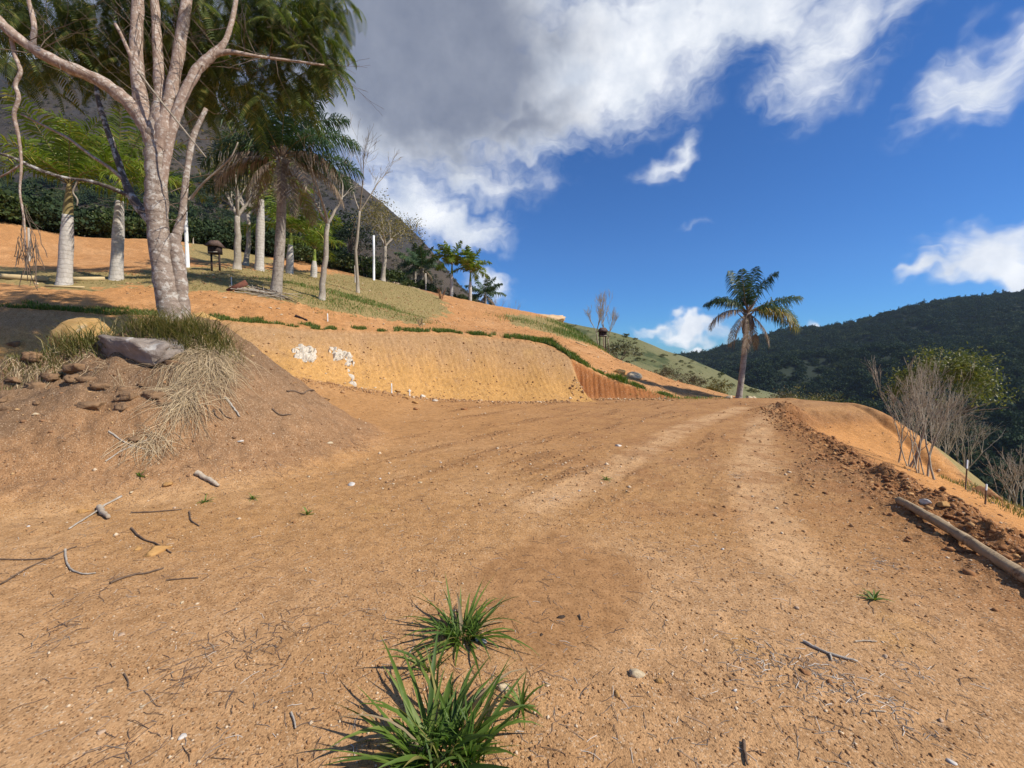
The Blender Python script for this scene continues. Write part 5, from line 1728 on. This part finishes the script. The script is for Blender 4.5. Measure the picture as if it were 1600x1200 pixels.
# broken white rubble at the bank foot
g0 = hit(640, 618)
for k, (px_, py_, s_, m_, lab) in enumerate(((622, 612, .26, S_OCHRE, 'ochre clod with rough faces at the bank foot, next to the white stake'), (640, 612, .18, S_WHITE, 'white rubble lump in the middle of the bank-foot heap'), (660, 620, .30, S_WHITE, 'largest flat white rubble slab at the bank foot'), (680, 627, .22, S_WHITE, 'white rubble slab at the right end of the bank-foot heap'), (635, 622, .30, S_OCHRE, 'crumbled ochre clod below the white rubble'), (650, 640, .22, S_CLOD, 'reddish clod in front of the bank-foot heap'), (648, 630, .24, S_OCHRE, 'ochre clod between rubble and reddish clod'), (726, 640, .24, S_CLOD, 'lone dark red clod on the pad before the bank'))):
    rock('clod' if m_ is not S_WHITE else 'rubble', hit(px_, py_), (s_ * .95, s_ * .7, s_ * .4), lab, m_, 40 + k, 'clod' if m_ is not S_WHITE else 'rubble', sub=ICO3, rz=k, sink=.3, noise=.25)
for k, (px_, py_, s_, lab) in enumerate(((968, 583, .45, 'ochre-white rock left of its neighbour above the grooved cut'), (990, 590, .60, 'larger pale broken rock above the right end of the grooved cut'))):
    rock('rock', hit(px_, py_), (s_ * 1.5, s_, s_ * .7), lab, S_YELLOW if k == 0 else S_PALE, 60 + k, 'rock', 'pale rocks above the grooved cut', rz=.4 * k, sink=.35, noise=.2)
for k, (px_, dx) in enumerate(((1142, -.3), (1172, .25), (1180, .45))):
    pb = gp(px_, 17.6)
    rock('rock', pb, (.34, .28, .2), ('pale stone at the left foot of the lone palm', 'pale stone at the right foot of the lone palm', 'outer pale stone right of the lone palm')[k], S_PALE, 70 + k, 'stone', rz=k, sink=.35)
# pale dirt heap on the skyline
hp = gp(845, 37)
V = rock_verts(ICO4[0], (4.6, 2.4, 2.0), 77, 3, .12)
V[:, 2] = np.maximum(V[:, 2], -.4) + .1
me = mesh_np('dirt_heap', V, None, ICO4[1], smooth_sh=True)
me.materials.append(rough_mat('pale_dirt', (0.55, 0.36, 0.19), (0.66, 0.46, 0.27), 2, 6, bump=.3, bscale=8))
o = link('dirt_heap', me, None, (hp.x, hp.y, at(845, 500, 37)[2] - .35))
tag(o, 'pale sandy dirt heap on the skyline', 'dirt heap')

# single stones of the foreground
for k, (px_, py_, w_, m_, lab) in enumerate((
        (996, 1056, 34, S_PALE, 'pale angular stone lying alone right of the clumps'), (788, 1076, 34, S_PALE, 'flat pale yellow stone right of the largest clump'), (757, 1003, 22, S_BRIGHT, 'white stone tucked under the smaller clump'), (745, 1000, 14, S_BRIGHT, 'small white stone left of the one under the smaller clump'),
        (964, 1086, 26, S_OCHRE, 'ochre lump left of the pale angular stone'), (1031, 1064, 22, S_OCHRE, 'rounded ochre lump right of the pale angular stone'), (286, 1150, 20, S_BRIGHT, 'bright white stone at the lower left'), (190, 992, 14, S_PINK, 'pinkish flat stone on the left foreground'), (285, 942, 12, S_PALE, 'pale stone above the pinkish flat one'),
        (172, 1080, 16, S_PALE, 'long pale stone at the left foreground'), (158, 1145, 18, S_PINK, 'pinkish stone near the lower left corner'), (72, 1106, 10, S_PALE, 'small pale stone at the far left foreground'), (222, 1104, 14, S_PALE, 'pale stone between the lower left stones'), (1383, 1026, 14, S_PINK, 'pinkish stone right of the dead twig'),
        (1257, 1050, 22, S_CLOD, 'dark red clod in the middle of the dry litter'), (1296, 1066, 16, S_CLOD, 'second dark clod right of the dry litter'), (1484, 1190, 22, S_BRIGHT, 'white stone chip at the bottom right'), (876, 965, 18, S_DARK, 'dark crumb in a hollow of the damp patch'), (846, 992, 10, S_DARK, 'small dark crumb at the lower edge of the damp patch'),
        (262, 758, 24, S_OCHRE, 'ochre clod left of the pale broken stick'), (248, 862, 44, S_OCHRE, 'large crumbled yellow clod on the left foreground'), (215, 858, 20, S_OCHRE, 'small reddish clod left of the large yellow clod'), (128, 800, 30, S_OCHRE, 'flat yellow clod near the crossed sticks'), (375, 690, 14, S_BRIGHT, 'white pebble on the mound flank'), (56, 648, 14, S_PALE, 'pale stone on the mound at far left'),
        (965, 697, 18, S_BRIGHT, 'flat white stone in the middle distance of the pad'), (550, 757, 22, S_BRIGHT, 'crumbled white stone at the mound foot'), (515, 692, 14, S_PALE, 'pale stone on the right flank of the mound'), (205, 770, 10, S_PALE, 'small pale stone above the crossed sticks'), (1472, 790, 34, S_OCHRE, 'large ochre clod on the berm behind the log'), (1535, 772, 60, S_CLOD, 'biggest dark red clod on the berm'), (1448, 786, 26, S_BRIGHT, 'white stone leaning behind the log'))):
    p = hit(px_, py_)
    s_ = w_ / FPX * p.y
    rock('stone' if m_ not in (S_CLOD, S_OCHRE, S_DARK) else 'clod', p, (s_, s_ * .75, s_ * .42), lab, m_, 300 + k, 'stone' if m_ not in (S_CLOD, S_OCHRE, S_DARK) else 'clod', sub=ICO2 if w_ < 30 else ICO3, rz=k * 1.3, sink=.4, noise=.3, cuts=14, cd=(.35, .8))


def wedge(n, r0, r1, power=1.0, amax=50):
    """random ground spots in the visible wedge, denser near the camera"""
    a = R(amax) * (rng.random(n) * 2 - 1)
    r = np.exp(rng.uniform(math.log(r0), math.log(r1), n)) if power == 1 else np.sqrt(rng.uniform(r0 ** 2, r1 ** 2, n))
    return r * np.sin(a), r * np.cos(a)


# countable small pebbles
x_, y_ = wedge(42, 2.2, 7.5, 2)
for k in range(42):
    if x_[k] > 3.2 or (abs(x_[k] - .3) < .7 and abs(y_[k] - 3) < 1):
        continue
    z = hz(x_[k], y_[k])
    s_ = rng.uniform(.018, .045)
    rock('pebble', (x_[k], y_[k], z), (s_ * 1.3, s_, s_ * .7), 'small pale pebble half sunk in the bare dirt', (S_PALE, S_PINK, S_BRIGHT)[k % 3], 500 + k, 'pebble', 'pale pebbles strewn over the dirt', sub=ICO1, rz=k, sink=.3, noise=.1)


# grit, crumbs and clods nobody could count
def crumbs(name, X, Y, size, mat, label, tmpl=ICO1, jitter=.28, flat=.7, lift=.25):
    V0, T0 = tmpl
    n, m = len(X), len(V0)
    Z = terrain(X, Y)
    a = rng.random(n) * 6.283
    sx = size * (.7 + .6 * rng.random(n))
    sy = size * (.7 + .6 * rng.random(n))
    sz = size * flat * (.6 + .7 * rng.random(n))
    V = V0[None] * (1 + jitter * rng.normal(size=(n, m, 1)))
    x = V[..., 0] * sx[:, None]
    y = V[..., 1] * sy[:, None]
    z = V[..., 2] * sz[:, None]
    c, s = np.cos(a)[:, None], np.sin(a)[:, None]
    W = np.stack([x * c - y * s + X[:, None], x * s + y * c + Y[:, None], z + (Z + sz * lift)[:, None]], -1).reshape(-1, 3)
    T = (T0[None] + (np.arange(n) * m)[:, None, None]).reshape(-1, 3)
    me = mesh_np(name, W, None, T)
    me.materials.append(mat)
    o = link(name, me)
    return tag(o, label, 'soil', kind='stuff')


OCT = (np.array([(1, 0, 0), (-1, 0, 0), (0, 1, 0), (0, -1, 0), (0, 0, 1), (0, 0, -1)], float), np.array([(0, 2, 4), (2, 1, 4), (1, 3, 4), (3, 0, 4), (2, 0, 5), (1, 2, 5), (3, 1, 5), (0, 3, 5)]))
S_GRIT = leaf_mat('soil_crumbs', (0.27, 0.135, 0.055), (0.47, 0.275, 0.13), (0.62, 0.48, 0.32), 0.0, .90, rough=.9)
S_BERM = leaf_mat('berm_clods', (0.20, 0.085, 0.032), (0.38, 0.185, 0.075), (0.48, 0.27, 0.11), 0.0, .85, rough=.95)
x_, y_ = wedge(30000, 1.3, 9.0)
keep = (fbm(x_, y_, 1.1, 3) + .25 * rng.normal(size=len(x_)) > -.1) & ~((np.abs(x_ - .3) < .6) & (np.abs(y_ - 3) < .9))
x_, y_ = x_[keep], y_[keep]
crumbs('soil_crumbs', x_, y_, .0022 + .0075 * rng.random(len(x_)) ** 3 + .0006 * y_, S_GRIT, 'fine crumbs and grit on the dirt pad', OCT)
x_, y_ = wedge(18000, 4.5, 16.5)
keep = (terrain(x_, y_, True)[1]['drag'] + .35 * rng.normal(size=len(x_)) > .5) & (x_ > -5)
x_, y_ = x_[keep], y_[keep]
crumbs('trampled_crumbs', x_, y_, .006 + .020 * rng.random(len(x_)) ** 3 + .0007 * y_, S_GRIT, 'trampled soil crumbs over the farther pad', OCT)
# crumbs fallen to the foot of the bank
x_ = rng.uniform(-9, 6, 3000)
y_ = np.interp(x_, KX, KYF) - .05 - np.abs(rng.normal(size=3000)) * .35
crumbs('bank_foot_crumbs', x_, y_, .012 + .05 * rng.random(3000) ** 5, S_GRIT, 'crumbled soil along the foot of the cut bank', ICO1, .25, .7, .2)
x_ = rng.uniform(-9, 2.2, 1500)
y_ = np.interp(x_, KX, KYF) + rng.random(1500) * 2.0
crumbs('bank_face_crumbs', x_, y_, .008 + .03 * rng.random(1500) ** 4, S_GRIT, 'crumbs and small stones sticking in the bank face', ICO1, .25, .7, .2)
x_, y_ = rng.uniform(-16, 9, 6000), rng.uniform(14, 30, 6000)
zz_, I_ = terrain(x_, y_, True)
keep = (I_['sb'] > I_['wd'] + .5) & (fbm(x_, y_, .7, 3) > .0)
crumbs('slope_crumbs', x_[keep], y_[keep], .015 + .05 * rng.random(int(keep.sum())) ** 4, S_GRIT, 'loose crumbs on the red terrace slope', ICO1, .25, .7, .2)
t_ = rng.uniform(0, 1, 9000)
yy_ = 1.0 + 12.4 * t_ ** 1.2
ex = np.interp(yy_, [p_[1] for p_ in PAD_EDGE[:9]], [p_[0] for p_ in PAD_EDGE[:9]])
xx_ = ex + .6 + rng.normal(size=len(yy_)) * .33
crumbs('berm_clods', xx_, yy_, .006 + .030 * rng.random(len(yy_)) ** 6, S_BERM, 'loose red-brown clods along the berm', ICO1, .30, .75, .1)
x_ = rng.uniform(-9, -2.6, 1800)
y_ = rng.uniform(4.0, 8.0, 1800)
zz_, I_ = terrain(x_, y_, True)
keep = (I_['onm'] > .4) & (I_['sm'] > 0) & (fbm(x_, y_, 1.4, 3) > -.05)
x_, y_ = x_[keep], y_[keep]
crumbs('mound_crumbs', x_, y_, .006 + .022 * rng.random(len(x_)) ** 4, leaf_mat('mound_soil_crumbs', (0.17, 0.095, 0.05), (0.36, 0.19, 0.09), (0.48, 0.30, 0.14), 0, .85, rough=.95), 'crumbled soil on the mound front', ICO1, .22, .75, .2)

# ------------------------------------------------------------------ litter
def litter(name, X, Y, Ls, r0, mat, label, bend=.10):
    n = len(X)
    a = rng.random(n) * 6.283
    pts = []
    for q in range(4):
        t = (q / 3 - .5) * Ls
        off = bend * Ls * (rng.normal(size=n) * .35)
        x = X + np.cos(a) * t - np.sin(a) * off
        y = Y + np.sin(a) * t + np.cos(a) * off
        pts.append(np.stack([x, y, terrain(x, y) + r0 * .8 + (.3 + rng.random(n)) * Ls * .06 * (q in (1, 2))], -1))
    P = np.stack(pts, 1)
    s = np.stack([-np.sin(a), np.cos(a), 0 * a], -1) * r0
    u = np.array((0, 0, 1.2)) * r0
    V = np.stack([P - s[:, None], P + s[:, None], P + u], 2).reshape(-1, 3)
    i = np.arange(n)[:, None, None] * 12 + np.arange(3)[None, :, None] * 3
    Q = np.concatenate([(i + np.array([[[0, 3, 5, 2]]])).reshape(-1, 4), (i + np.array([[[2, 5, 4, 1]]])).reshape(-1, 4)])
    me = mesh_np(name, V, Q)
    me.materials.append(mat)
    return tag(link(name, me), label, 'litter', kind='stuff')


def spots(lst, n, s):
    c = [hit(a, b) for a, b, w_ in lst]
    ww = np.array([w_ for a, b, w_ in lst])
    k = rng.integers(0, len(lst), n)
    X = np.array([q.x for q in c])[k] + rng.normal(size=n) * s * ww[k]
    Y = np.array([q.y for q in c])[k] + rng.normal(size=n) * s * ww[k] * 1.1
    return X, Y


L_DK = leaf_mat('dark_litter', (0.065, 0.042, 0.035), (0.14, 0.095, 0.075), (0.30, 0.24, 0.18), 0, .9, rough=.9)
L_GY = leaf_mat('grey_litter', (0.14, 0.11, 0.095), (0.34, 0.29, 0.24), (0.60, 0.54, 0.46), 0, .8, rough=.9)
X, Y = spots([(455, 985, .5), (432, 1005, .4), (355, 1010, .35), (284, 1060, .3), (95, 985, .3), (60, 890, .9), (130, 845, .8), (180, 915, .7), (195, 1165, .4), (380, 745, 1), (420, 745, .9), (470, 742, .9), (510, 742, .7), (330, 745, 1), (560, 700, .5), (555, 690, .4), (290, 1030, .3), (205, 775, .9), (140, 770, .9), (470, 735, .8), (300, 720, .8), (100, 680, .7)], 420, .22)
litter('dark_litter', X, Y, rng.uniform(.03, .15, len(X)), .0013, L_DK, 'dark dry twigs and fine litter strewn on the left dirt')
X, Y = spots([(1200, 1040, .7), (1220, 1060, .7), (1265, 1075, .7), (1180, 1035, .5), (1300, 1060, .6), (1280, 1030, .5), (1240, 1030, .5), (1330, 1080, .5), (1360, 890, .5), (1380, 880, .4), (1150, 743, .6), (860, 778, .5), (1420, 1045, .4), (1410, 1120, .4)], 420, .16)
litter('grey_litter', X, Y, rng.uniform(.015, .07, len(X)), .0014, L_GY, 'grey dry straw litter on the right foreground')
x_, y_ = wedge(900, 1.4, 8)
litter('scattered_straw', x_, y_, rng.uniform(.02, .10, len(x_)), .0012, L_GY, 'single bits of straw scattered over the dirt')
x_, y_ = wedge(800, 1.4, 9)
litter('scattered_twigs', x_, y_, rng.uniform(.02, .12, len(x_)), .0014, L_DK, 'tiny dark twigs scattered over the dirt')


def stick(pts, wpx, mat, label, name='stick', off=.004, sides=7, ends=None, cat='stick', group=None, wobb=.01):
    H_ = [hit(a, b) for a, b in pts]
    r0 = wpx / 2 / FPX * H_[0].y
    P = np.array([(h.x, h.y, h.z + r0 * .7 + off) for h in H_])
    k = len(P)
    tt = np.linspace(0, k - 1, (k - 1) * 5 + 1)
    Pn = np.stack([np.interp(tt, np.arange(k), P[:, c]) for c in range(3)], -1)
    for _ in range(2):
        Pn[1:-1] = Pn[1:-1] * .5 + (Pn[:-2] + Pn[2:]) * .25
    Pn[:, 2] = np.maximum(Pn[:, 2], terrain(Pn[:, 0], Pn[:, 1]) + r0 * .55)
    Pn[1:-1] += rng.normal(size=Pn[1:-1].shape) * r0 * .15
    mb = MB()
    mb.tube(Pn - P[0], np.linspace(1, .6, len(Pn)) * r0 * (1 + .08 * rng.normal(size=len(Pn))), sides)
    o = mb.build(name, mat, None, True)
    o.location = P[0]
    return tag(o, label, cat, group)


stick([(308, 742), (324, 750), (342, 762)], 9, W_PALE, 'thick pale broken stick at the mound foot')
stick([(190, 777), (165, 790), (140, 808), (108, 828)], 3.5, W_STICK, 'long straight stick, the lighter of the crossed pair')
stick([(155, 795), (160, 803), (170, 812)], 9, W_PALE, 'short pale splinter under the long straight stick', 'splinter')
stick([(205, 802), (240, 801), (284, 797)], 2.6, W_BROWN, 'thin straight brown stick right of the crossed sticks')
stick([(172, 913), (205, 900), (230, 897), (256, 889)], 4, W_BROWN, 'dark knobbly stick on the left foreground')
stick([(0, 915), (45, 888), (100, 862), (120, 855)], 3, W_BROWN, 'long dark twig reaching in from the left edge')
stick([(0, 875), (40, 876), (85, 873)], 2.5, W_BROWN, 'thin twig above the long dark twig at the left edge')
stick([(102, 860), (103, 880), (112, 893), (130, 899), (150, 897)], 3, W_STICK, 'hooked grey-brown twig on the left foreground')
stick([(205, 826), (222, 844), (245, 851), (268, 865)], 2.8, W_BROWN, 'bent brown twig above the large yellow clod')
stick([(296, 800), (298, 815), (312, 823)], 2.5, W_BROWN, 'curled thin twig below the small weed')
stick([(260, 908), (290, 905), (310, 904)], 2.4, W_BROWN, 'faint straight twig in the centre left dirt')
stick([(1255, 1004), (1275, 1015), (1297, 1024), (1340, 1036)], 5, W_STICK, 'forked dead twig with white end on the right foreground')
stick([(1297, 1024), (1299, 1034)], 4, W_STICK, 'short stub beside the forked dead twig', 'splinter')
stick([(1336, 1004), (1352, 1003), (1370, 1004)], 3, W_PALE, 'short pale straw right of the forked twig')
stick([(1364, 1112), (1384, 1114)], 3.4, W_PALE, 'short white straw at the lower right')
stick([(1162, 1160), (1164, 1180), (1168, 1198)], 6, W_BROWN, 'dark crooked root at the bottom right of the clumps')
stick([(455, 1115), (460, 1128), (462, 1140)], 3.5, W_STICK, 'small grey root left of the largest clump')
stick([(194, 1054), (200, 1065), (201, 1075)], 2.6, W_BROWN, 'short curved brown twig at the lower left')
stick([(905, 962), (908, 970)], 3, W_BROWN, 'tiny stub right of the damp patch hollow', 'splinter')
stick([(448, 613), (480, 617), (515, 625)], 3, W_BROWN, 'dark root end on the right flank of the mound, upper', group=None)
stick([(425, 640), (436, 650), (455, 649)], 3, W_BROWN, 'dark root hanging on the mound flank, lower')
for a_, b_, lab in (([(332, 645), (334, 640), (338, 652), (348, 658)], 2.4, 'leftmost of the dark roots below the straw'), ([(343, 640), (352, 652), (362, 655)], 2.2, 'middle dark root below the straw'), ([(352, 622), (366, 640), (375, 652)], 3.4, 'thick brown root right of the straw'), ([(165, 722), (190, 705), (230, 688)], 2.2, 'thin long root across the mound front'), ([(170, 675), (190, 690), (215, 700), (245, 708)], 2.6, 'pale root trailing down the lower mound front')):
    stick(a_, b_, W_BROWN if 'dark' in lab else W_STICK, lab, 'root', cat='root', group='roots on the mound')
stick([(462, 495), (468, 497), (480, 502)], 4, W_DARKBOX, 'dark curved branch lying on the red terrace band', 'branch', cat='branch')

# ------------------------------------------------------------------ the log on the right
A_, B_ = hit(1404, 785), hit(1600, 902)
dv = (B_ - A_)
C_ = B_ + dv * .55
n_ = 30
tt = np.linspace(0, 1, n_)
lp = np.stack([A_.x + (C_.x - A_.x) * tt, A_.y + (C_.y - A_.y) * tt, 0 * tt], -1)
rad = np.interp(tt, [0, .04, .5, 1], [.034, .039, .042, .044])
lp[:, 2] = np.interp(tt, [0, 1], [hz(A_.x, A_.y) + .026, hz(C_.x, C_.y) + .03])
lp[:, 0] += .02 * np.sin(tt * 7)
mb = MB()
ax = np.array(C_ - A_) / np.linalg.norm(C_ - A_)


def knots(n, s):
    g = np.random.default_rng(4)
    return 1 + .09 * np.sin(np.linspace(0, 19, n))[:, None] * np.sin(np.arange(s) * 2.1)[None] + .06 * g.normal(size=(n, s))


root = empty('log', (lp[0][0], lp[0][1], hz(A_.x, A_.y)), 'long straight weathered log lying along the right edge of the pad', 'log')
mb.tube(lp - np.array(root.location), rad, 16, True, knots)
mb.build('trunk', W_LOG, root, True)
mb = MB()
q0 = lp[0] - np.array(root.location)
mb.tube(np.stack([q0 - ax * .006, q0 + ax * .004]), [.028, .030], 16)
mb.build('cut_end', W_BROWN, root)


# ------------------------------------------------------------------ posts, stakes and the roofed boxes
def post(base, h_, r_, mat, label, name='stake', lean=0., group=None, cap=None, cat=None, sides=8):
    root = empty(name, base, label, cat or name.replace('_', ' '), group)
    mb = MB()
    mb.tube([(0, 0, -.1), (lean * .5, 0, h_ * .5), (lean, 0, h_)], [r_, r_ * .97, r_ * .92], sides)
    mb.build('shaft', mat, root)
    if cap is not None:
        mb = MB()
        mb.tube([(lean * .72, 0, h_ * .72), (lean, 0, h_ + .004)], [r_ * 1.06, r_ * 1.02], sides)
        mb.build('painted_top', cap, root)
    return root


def top_h(px_, yt, b):
    return at(px_, yt, b[1])[2] - b[2]


b_ = gp(301, 21)
post(b_, top_h(299, 284, b_), .085, W_WHITE, 'tall white concrete pole right of the forked tree', 'pole', 0.0, sides=10, cat='pole')
b_ = gp(587, 33)
post(b_, top_h(588, 368, b_), .085, W_WHITE, 'white pole standing at the terrace crest', 'pole', .05, sides=10, cat='pole')
b_ = gp(667, 38)
post(b_, top_h(667, 427, b_), .07, W_STICK, 'grey post at the crest wall between the dark palms', 'pole', 0, cat='pole')
for px_, py_, hpx, lab in ((362, 447, 14, 'short white stake on the lawn left of the queen palm'), (512, 502, 12, 'small stake in the grass at the lip of the bank'), (612, 615, 16, 'white stake at the foot of the yellow bank'), (640, 620, 12, 'shorter white stake beside the rubble at the bank foot')):
    b_ = hit(px_, py_)
    post(b_, hpx / FPX * b_.y, .02, W_WHITE, lab, 'stake', group='survey stakes')
for px_, d_, yt, lab in ((1521, 8.2, 719, 'dark stake with white top beyond the berm'), (1554, 6.9, 757, 'short white-topped stake at the grass edge right of its taller twin')):
    b_ = gp(px_, d_)
    post(b_, max(top_h(px_, yt, b_), .12), .012, W_BROWN, lab, 'stake', group='survey stakes', cap=W_WHITE)
for px_, yt, d_, lab in ((58, 356, 21, 'leaning grey fence post on the orange bank at far left'), (119, 357, 30, 'thin fence post beside the nearest royal palm top'), (145, 355, 31, 'thin pale fence post between the two royal palms'), (170, 359, 31, 'thin fence post just left of the second royal palm'), (311, 382, 31, 'short pale post on the green upper lawn'), (345, 390, 31, 'short thin post behind the roofed box'), (558, 415, 30, 'yellowish bamboo post right of the queen palm')):
    b_ = gp(px_, d_)
    post(b_, max(top_h(px_, yt, b_), .45), .045 if d_ < 25 else .04, W_STICK, lab, 'fence_post', .06 if d_ < 25 else 0, 'fence posts', cat='post')


def roofed_box(px_, d_, ytop, ybox, label):
    b = gp(px_, d_)
    H_ = top_h(px_, ytop, b)
    hb = top_h(px_, ybox, b)
    root = empty('roofed_box', b, label, 'roofed box', 'dark roofed boxes on posts')
    w_ = .52
    for s in (-1, 1):
        mb = MB()
        mb.box((s * w_ * .36, 0, hb / 2 - .05), (.06, .06, hb + .1))
        mb.build('leg', W_DARKBOX, root)
    rh = (H_ - hb) * .45
    mb = MB()
    mb.box((0, 0, hb + (H_ - hb - rh) / 2), (w_ * .9, .34, H_ - hb - rh))
    bx_ = mb.build('box', W_DARKBOX, root)
    mb = MB()
    mb.box((0, -.178, hb + .06), (w_ * .86, .012, .035))
    mb.build('sill', W_STICK, bx_)
    mb = MB()
    e, z0 = w_ * .62, H_ - rh
    mb.add([(-e, -.3, z0), (e, -.3, z0), (e, .3, z0), (-e, .3, z0), (-e * .55, -.06, H_), (e * .55, -.06, H_), (e * .55, .06, H_), (-e * .55, .06, H_)],
           [(3, 2, 1, 0), (0, 1, 5, 4), (1, 2, 6, 5), (2, 3, 7, 6), (3, 0, 4, 7), (4, 5, 6, 7)])
    mb.build('roof', W_ROOF, root)


W_ROOF = rough_mat('brown_shingle', (0.085, 0.055, 0.045), (0.16, 0.105, 0.085), 12, 5, bump=.4, bscale=30)
roofed_box(344, 20.5, 376, 397, 'dark roofed box on two posts between white pole and terrace trees')
roofed_box(941, 28.5, 512, 526, 'dark roofed box on two posts among the spindly trees at right')

# board, brush pile and planks on the terrace
p = hit(371, 455)
mb = MB()
mb.box((0, 0, .16), (.75, .03, .2), rz=.35, ry=-.55)
o = mb.build('board', W_RED, None)
o.location = p
tag(o, 'reddish broken board leaning on the brush pile', 'board')
p = hit(405, 458)
root = empty('brush_pile', p, 'pile of dry cut fronds and sticks at the lawn edge before the queen palm', 'brush pile')
for k in range(46):
    mb = MB()
    a = rng.normal() * .35 - .15
    L_ = rng.uniform(.5, 1.7)
    cx, cy_ = rng.normal() * .5 + .25, rng.normal() * .18
    e0 = np.array((cx - math.cos(a) * L_ / 2, cy_ - math.sin(a) * L_ / 2))
    e1 = np.array((cx + math.cos(a) * L_ / 2, cy_ + math.sin(a) * L_ / 2))
    z0 = hz(p.x + e0[0], p.y + e0[1]) - p.z + .04 + rng.random() * .14
    z1 = hz(p.x + e1[0], p.y + e1[1]) - p.z + .03 + rng.random() * .08
    mb.tube(wob((e0[0], e0[1], z0), (e1[0], e1[1], z1), 6, .02), np.linspace(.016, .008, 6), 5)
    mb.build('stick', (W_PALE, W_STICK, W_BROWN, W_STICK)[k % 4], root)


def plank(p0, p1, w_, h_, mat, label, name='plank', cat='plank', group=None, off=0.0):
    a, b = np.array(p0), np.array(p1)
    mb = MB()
    d = b - a
    L_ = np.linalg.norm(d)
    mb.box((0, 0, 0), (L_, w_, h_), rz=math.atan2(d[1], d[0]), ry=-math.asin(d[2] / L_))
    o = mb.build(name, mat, None)
    o.location = (a + b) / 2 + np.array((0, 0, h_ / 2 + off))
    return tag(o, label, cat, group)


plank(gp(-70, 14.8), gp(84, 15.0), .14, .16, W_PLANK, 'yellow plank edging running left of the nearest royal palm', group='yellow plank edging')
plank(gp(113, 15.6), gp(172, 16.4), .14, .14, W_PLANK, 'yellow plank edging between the two royal palms', group='yellow plank edging')
plank(gp(80, 14.0), gp(140, 14.4), .10, .05, W_PLANK, 'thin flat board lying before the nearest royal palm')
plank(gp(899, 24.5), gp(917, 24.5), .08, .06, W_PLANK, 'small yellowish board on the red slope before the right roofed box', off=.1)
# kerb wall along the crest, segment by segment
kr = empty('crest_kerb', gp(640, 38), 'low earth-stained kerb wall running along the terrace crest', 'kerb wall')
kx = np.linspace(596, 770, 23)
for a_, b_ in zip(kx[:-1], kx[1:]):
    p0, p1 = gp(a_, 38.2), gp(b_ - .6, 38.2)
    mb = MB()
    d = np.array(p1 - p0)
    L_ = np.linalg.norm(d)
    mb.box((0, 0, 0), (L_, .16, .34), rz=math.atan2(d[1], d[0]), ry=-math.asin(d[2] / L_))
    o = mb.build('kerb_block', W_KERB, kr)
    o.location = (p0 + p1) / 2 - Vector(kr.location) + Vector((0, 0, .08))
post(gp(689, 30), .5, .05, S_OCHRE, 'small dry stump with rust-coloured shoots on the slope below the crest', 'stump', cat='stump')
stem_shrub(gp(689, 30), 'rust-coloured dead bush on the slope below the crest kerb', 7, .9, 0, mat=rough_mat('rusty_twig', (0.22, 0.10, 0.05), (0.34, 0.17, 0.08), 9), r0=.02, lev=2, name='dead_bush')
stem_shrub(hit(657, 510), 'small black dead shrub at the lip of the bank', 4, .42, 0, mat=B_BROWNTWIG, r0=.014, lev=2, name='dead_bush')

# ------------------------------------------------------------------ the air over the valley
hzm = bpy.data.materials.new('haze')
hzm.use_nodes = True
ht = hzm.node_tree
ht.nodes.clear()
ho = ht.nodes.new('ShaderNodeOutputMaterial')
hv = ht.nodes.new('ShaderNodeVolumePrincipled')
hv.inputs['Color'].default_value = (0.62, 0.78, 1.0, 1)
hv.inputs['Density'].default_value = 0.00010
ht.links.new(hv.outputs[0], ho.inputs['Volume'])
mb = MB()
mb.box((0, 200, 110), (2400, 2000, 340))
o = mb.build('haze', hzm, None)
tag(o, 'thin bluish haze over the valley', 'haze', kind='stuff')
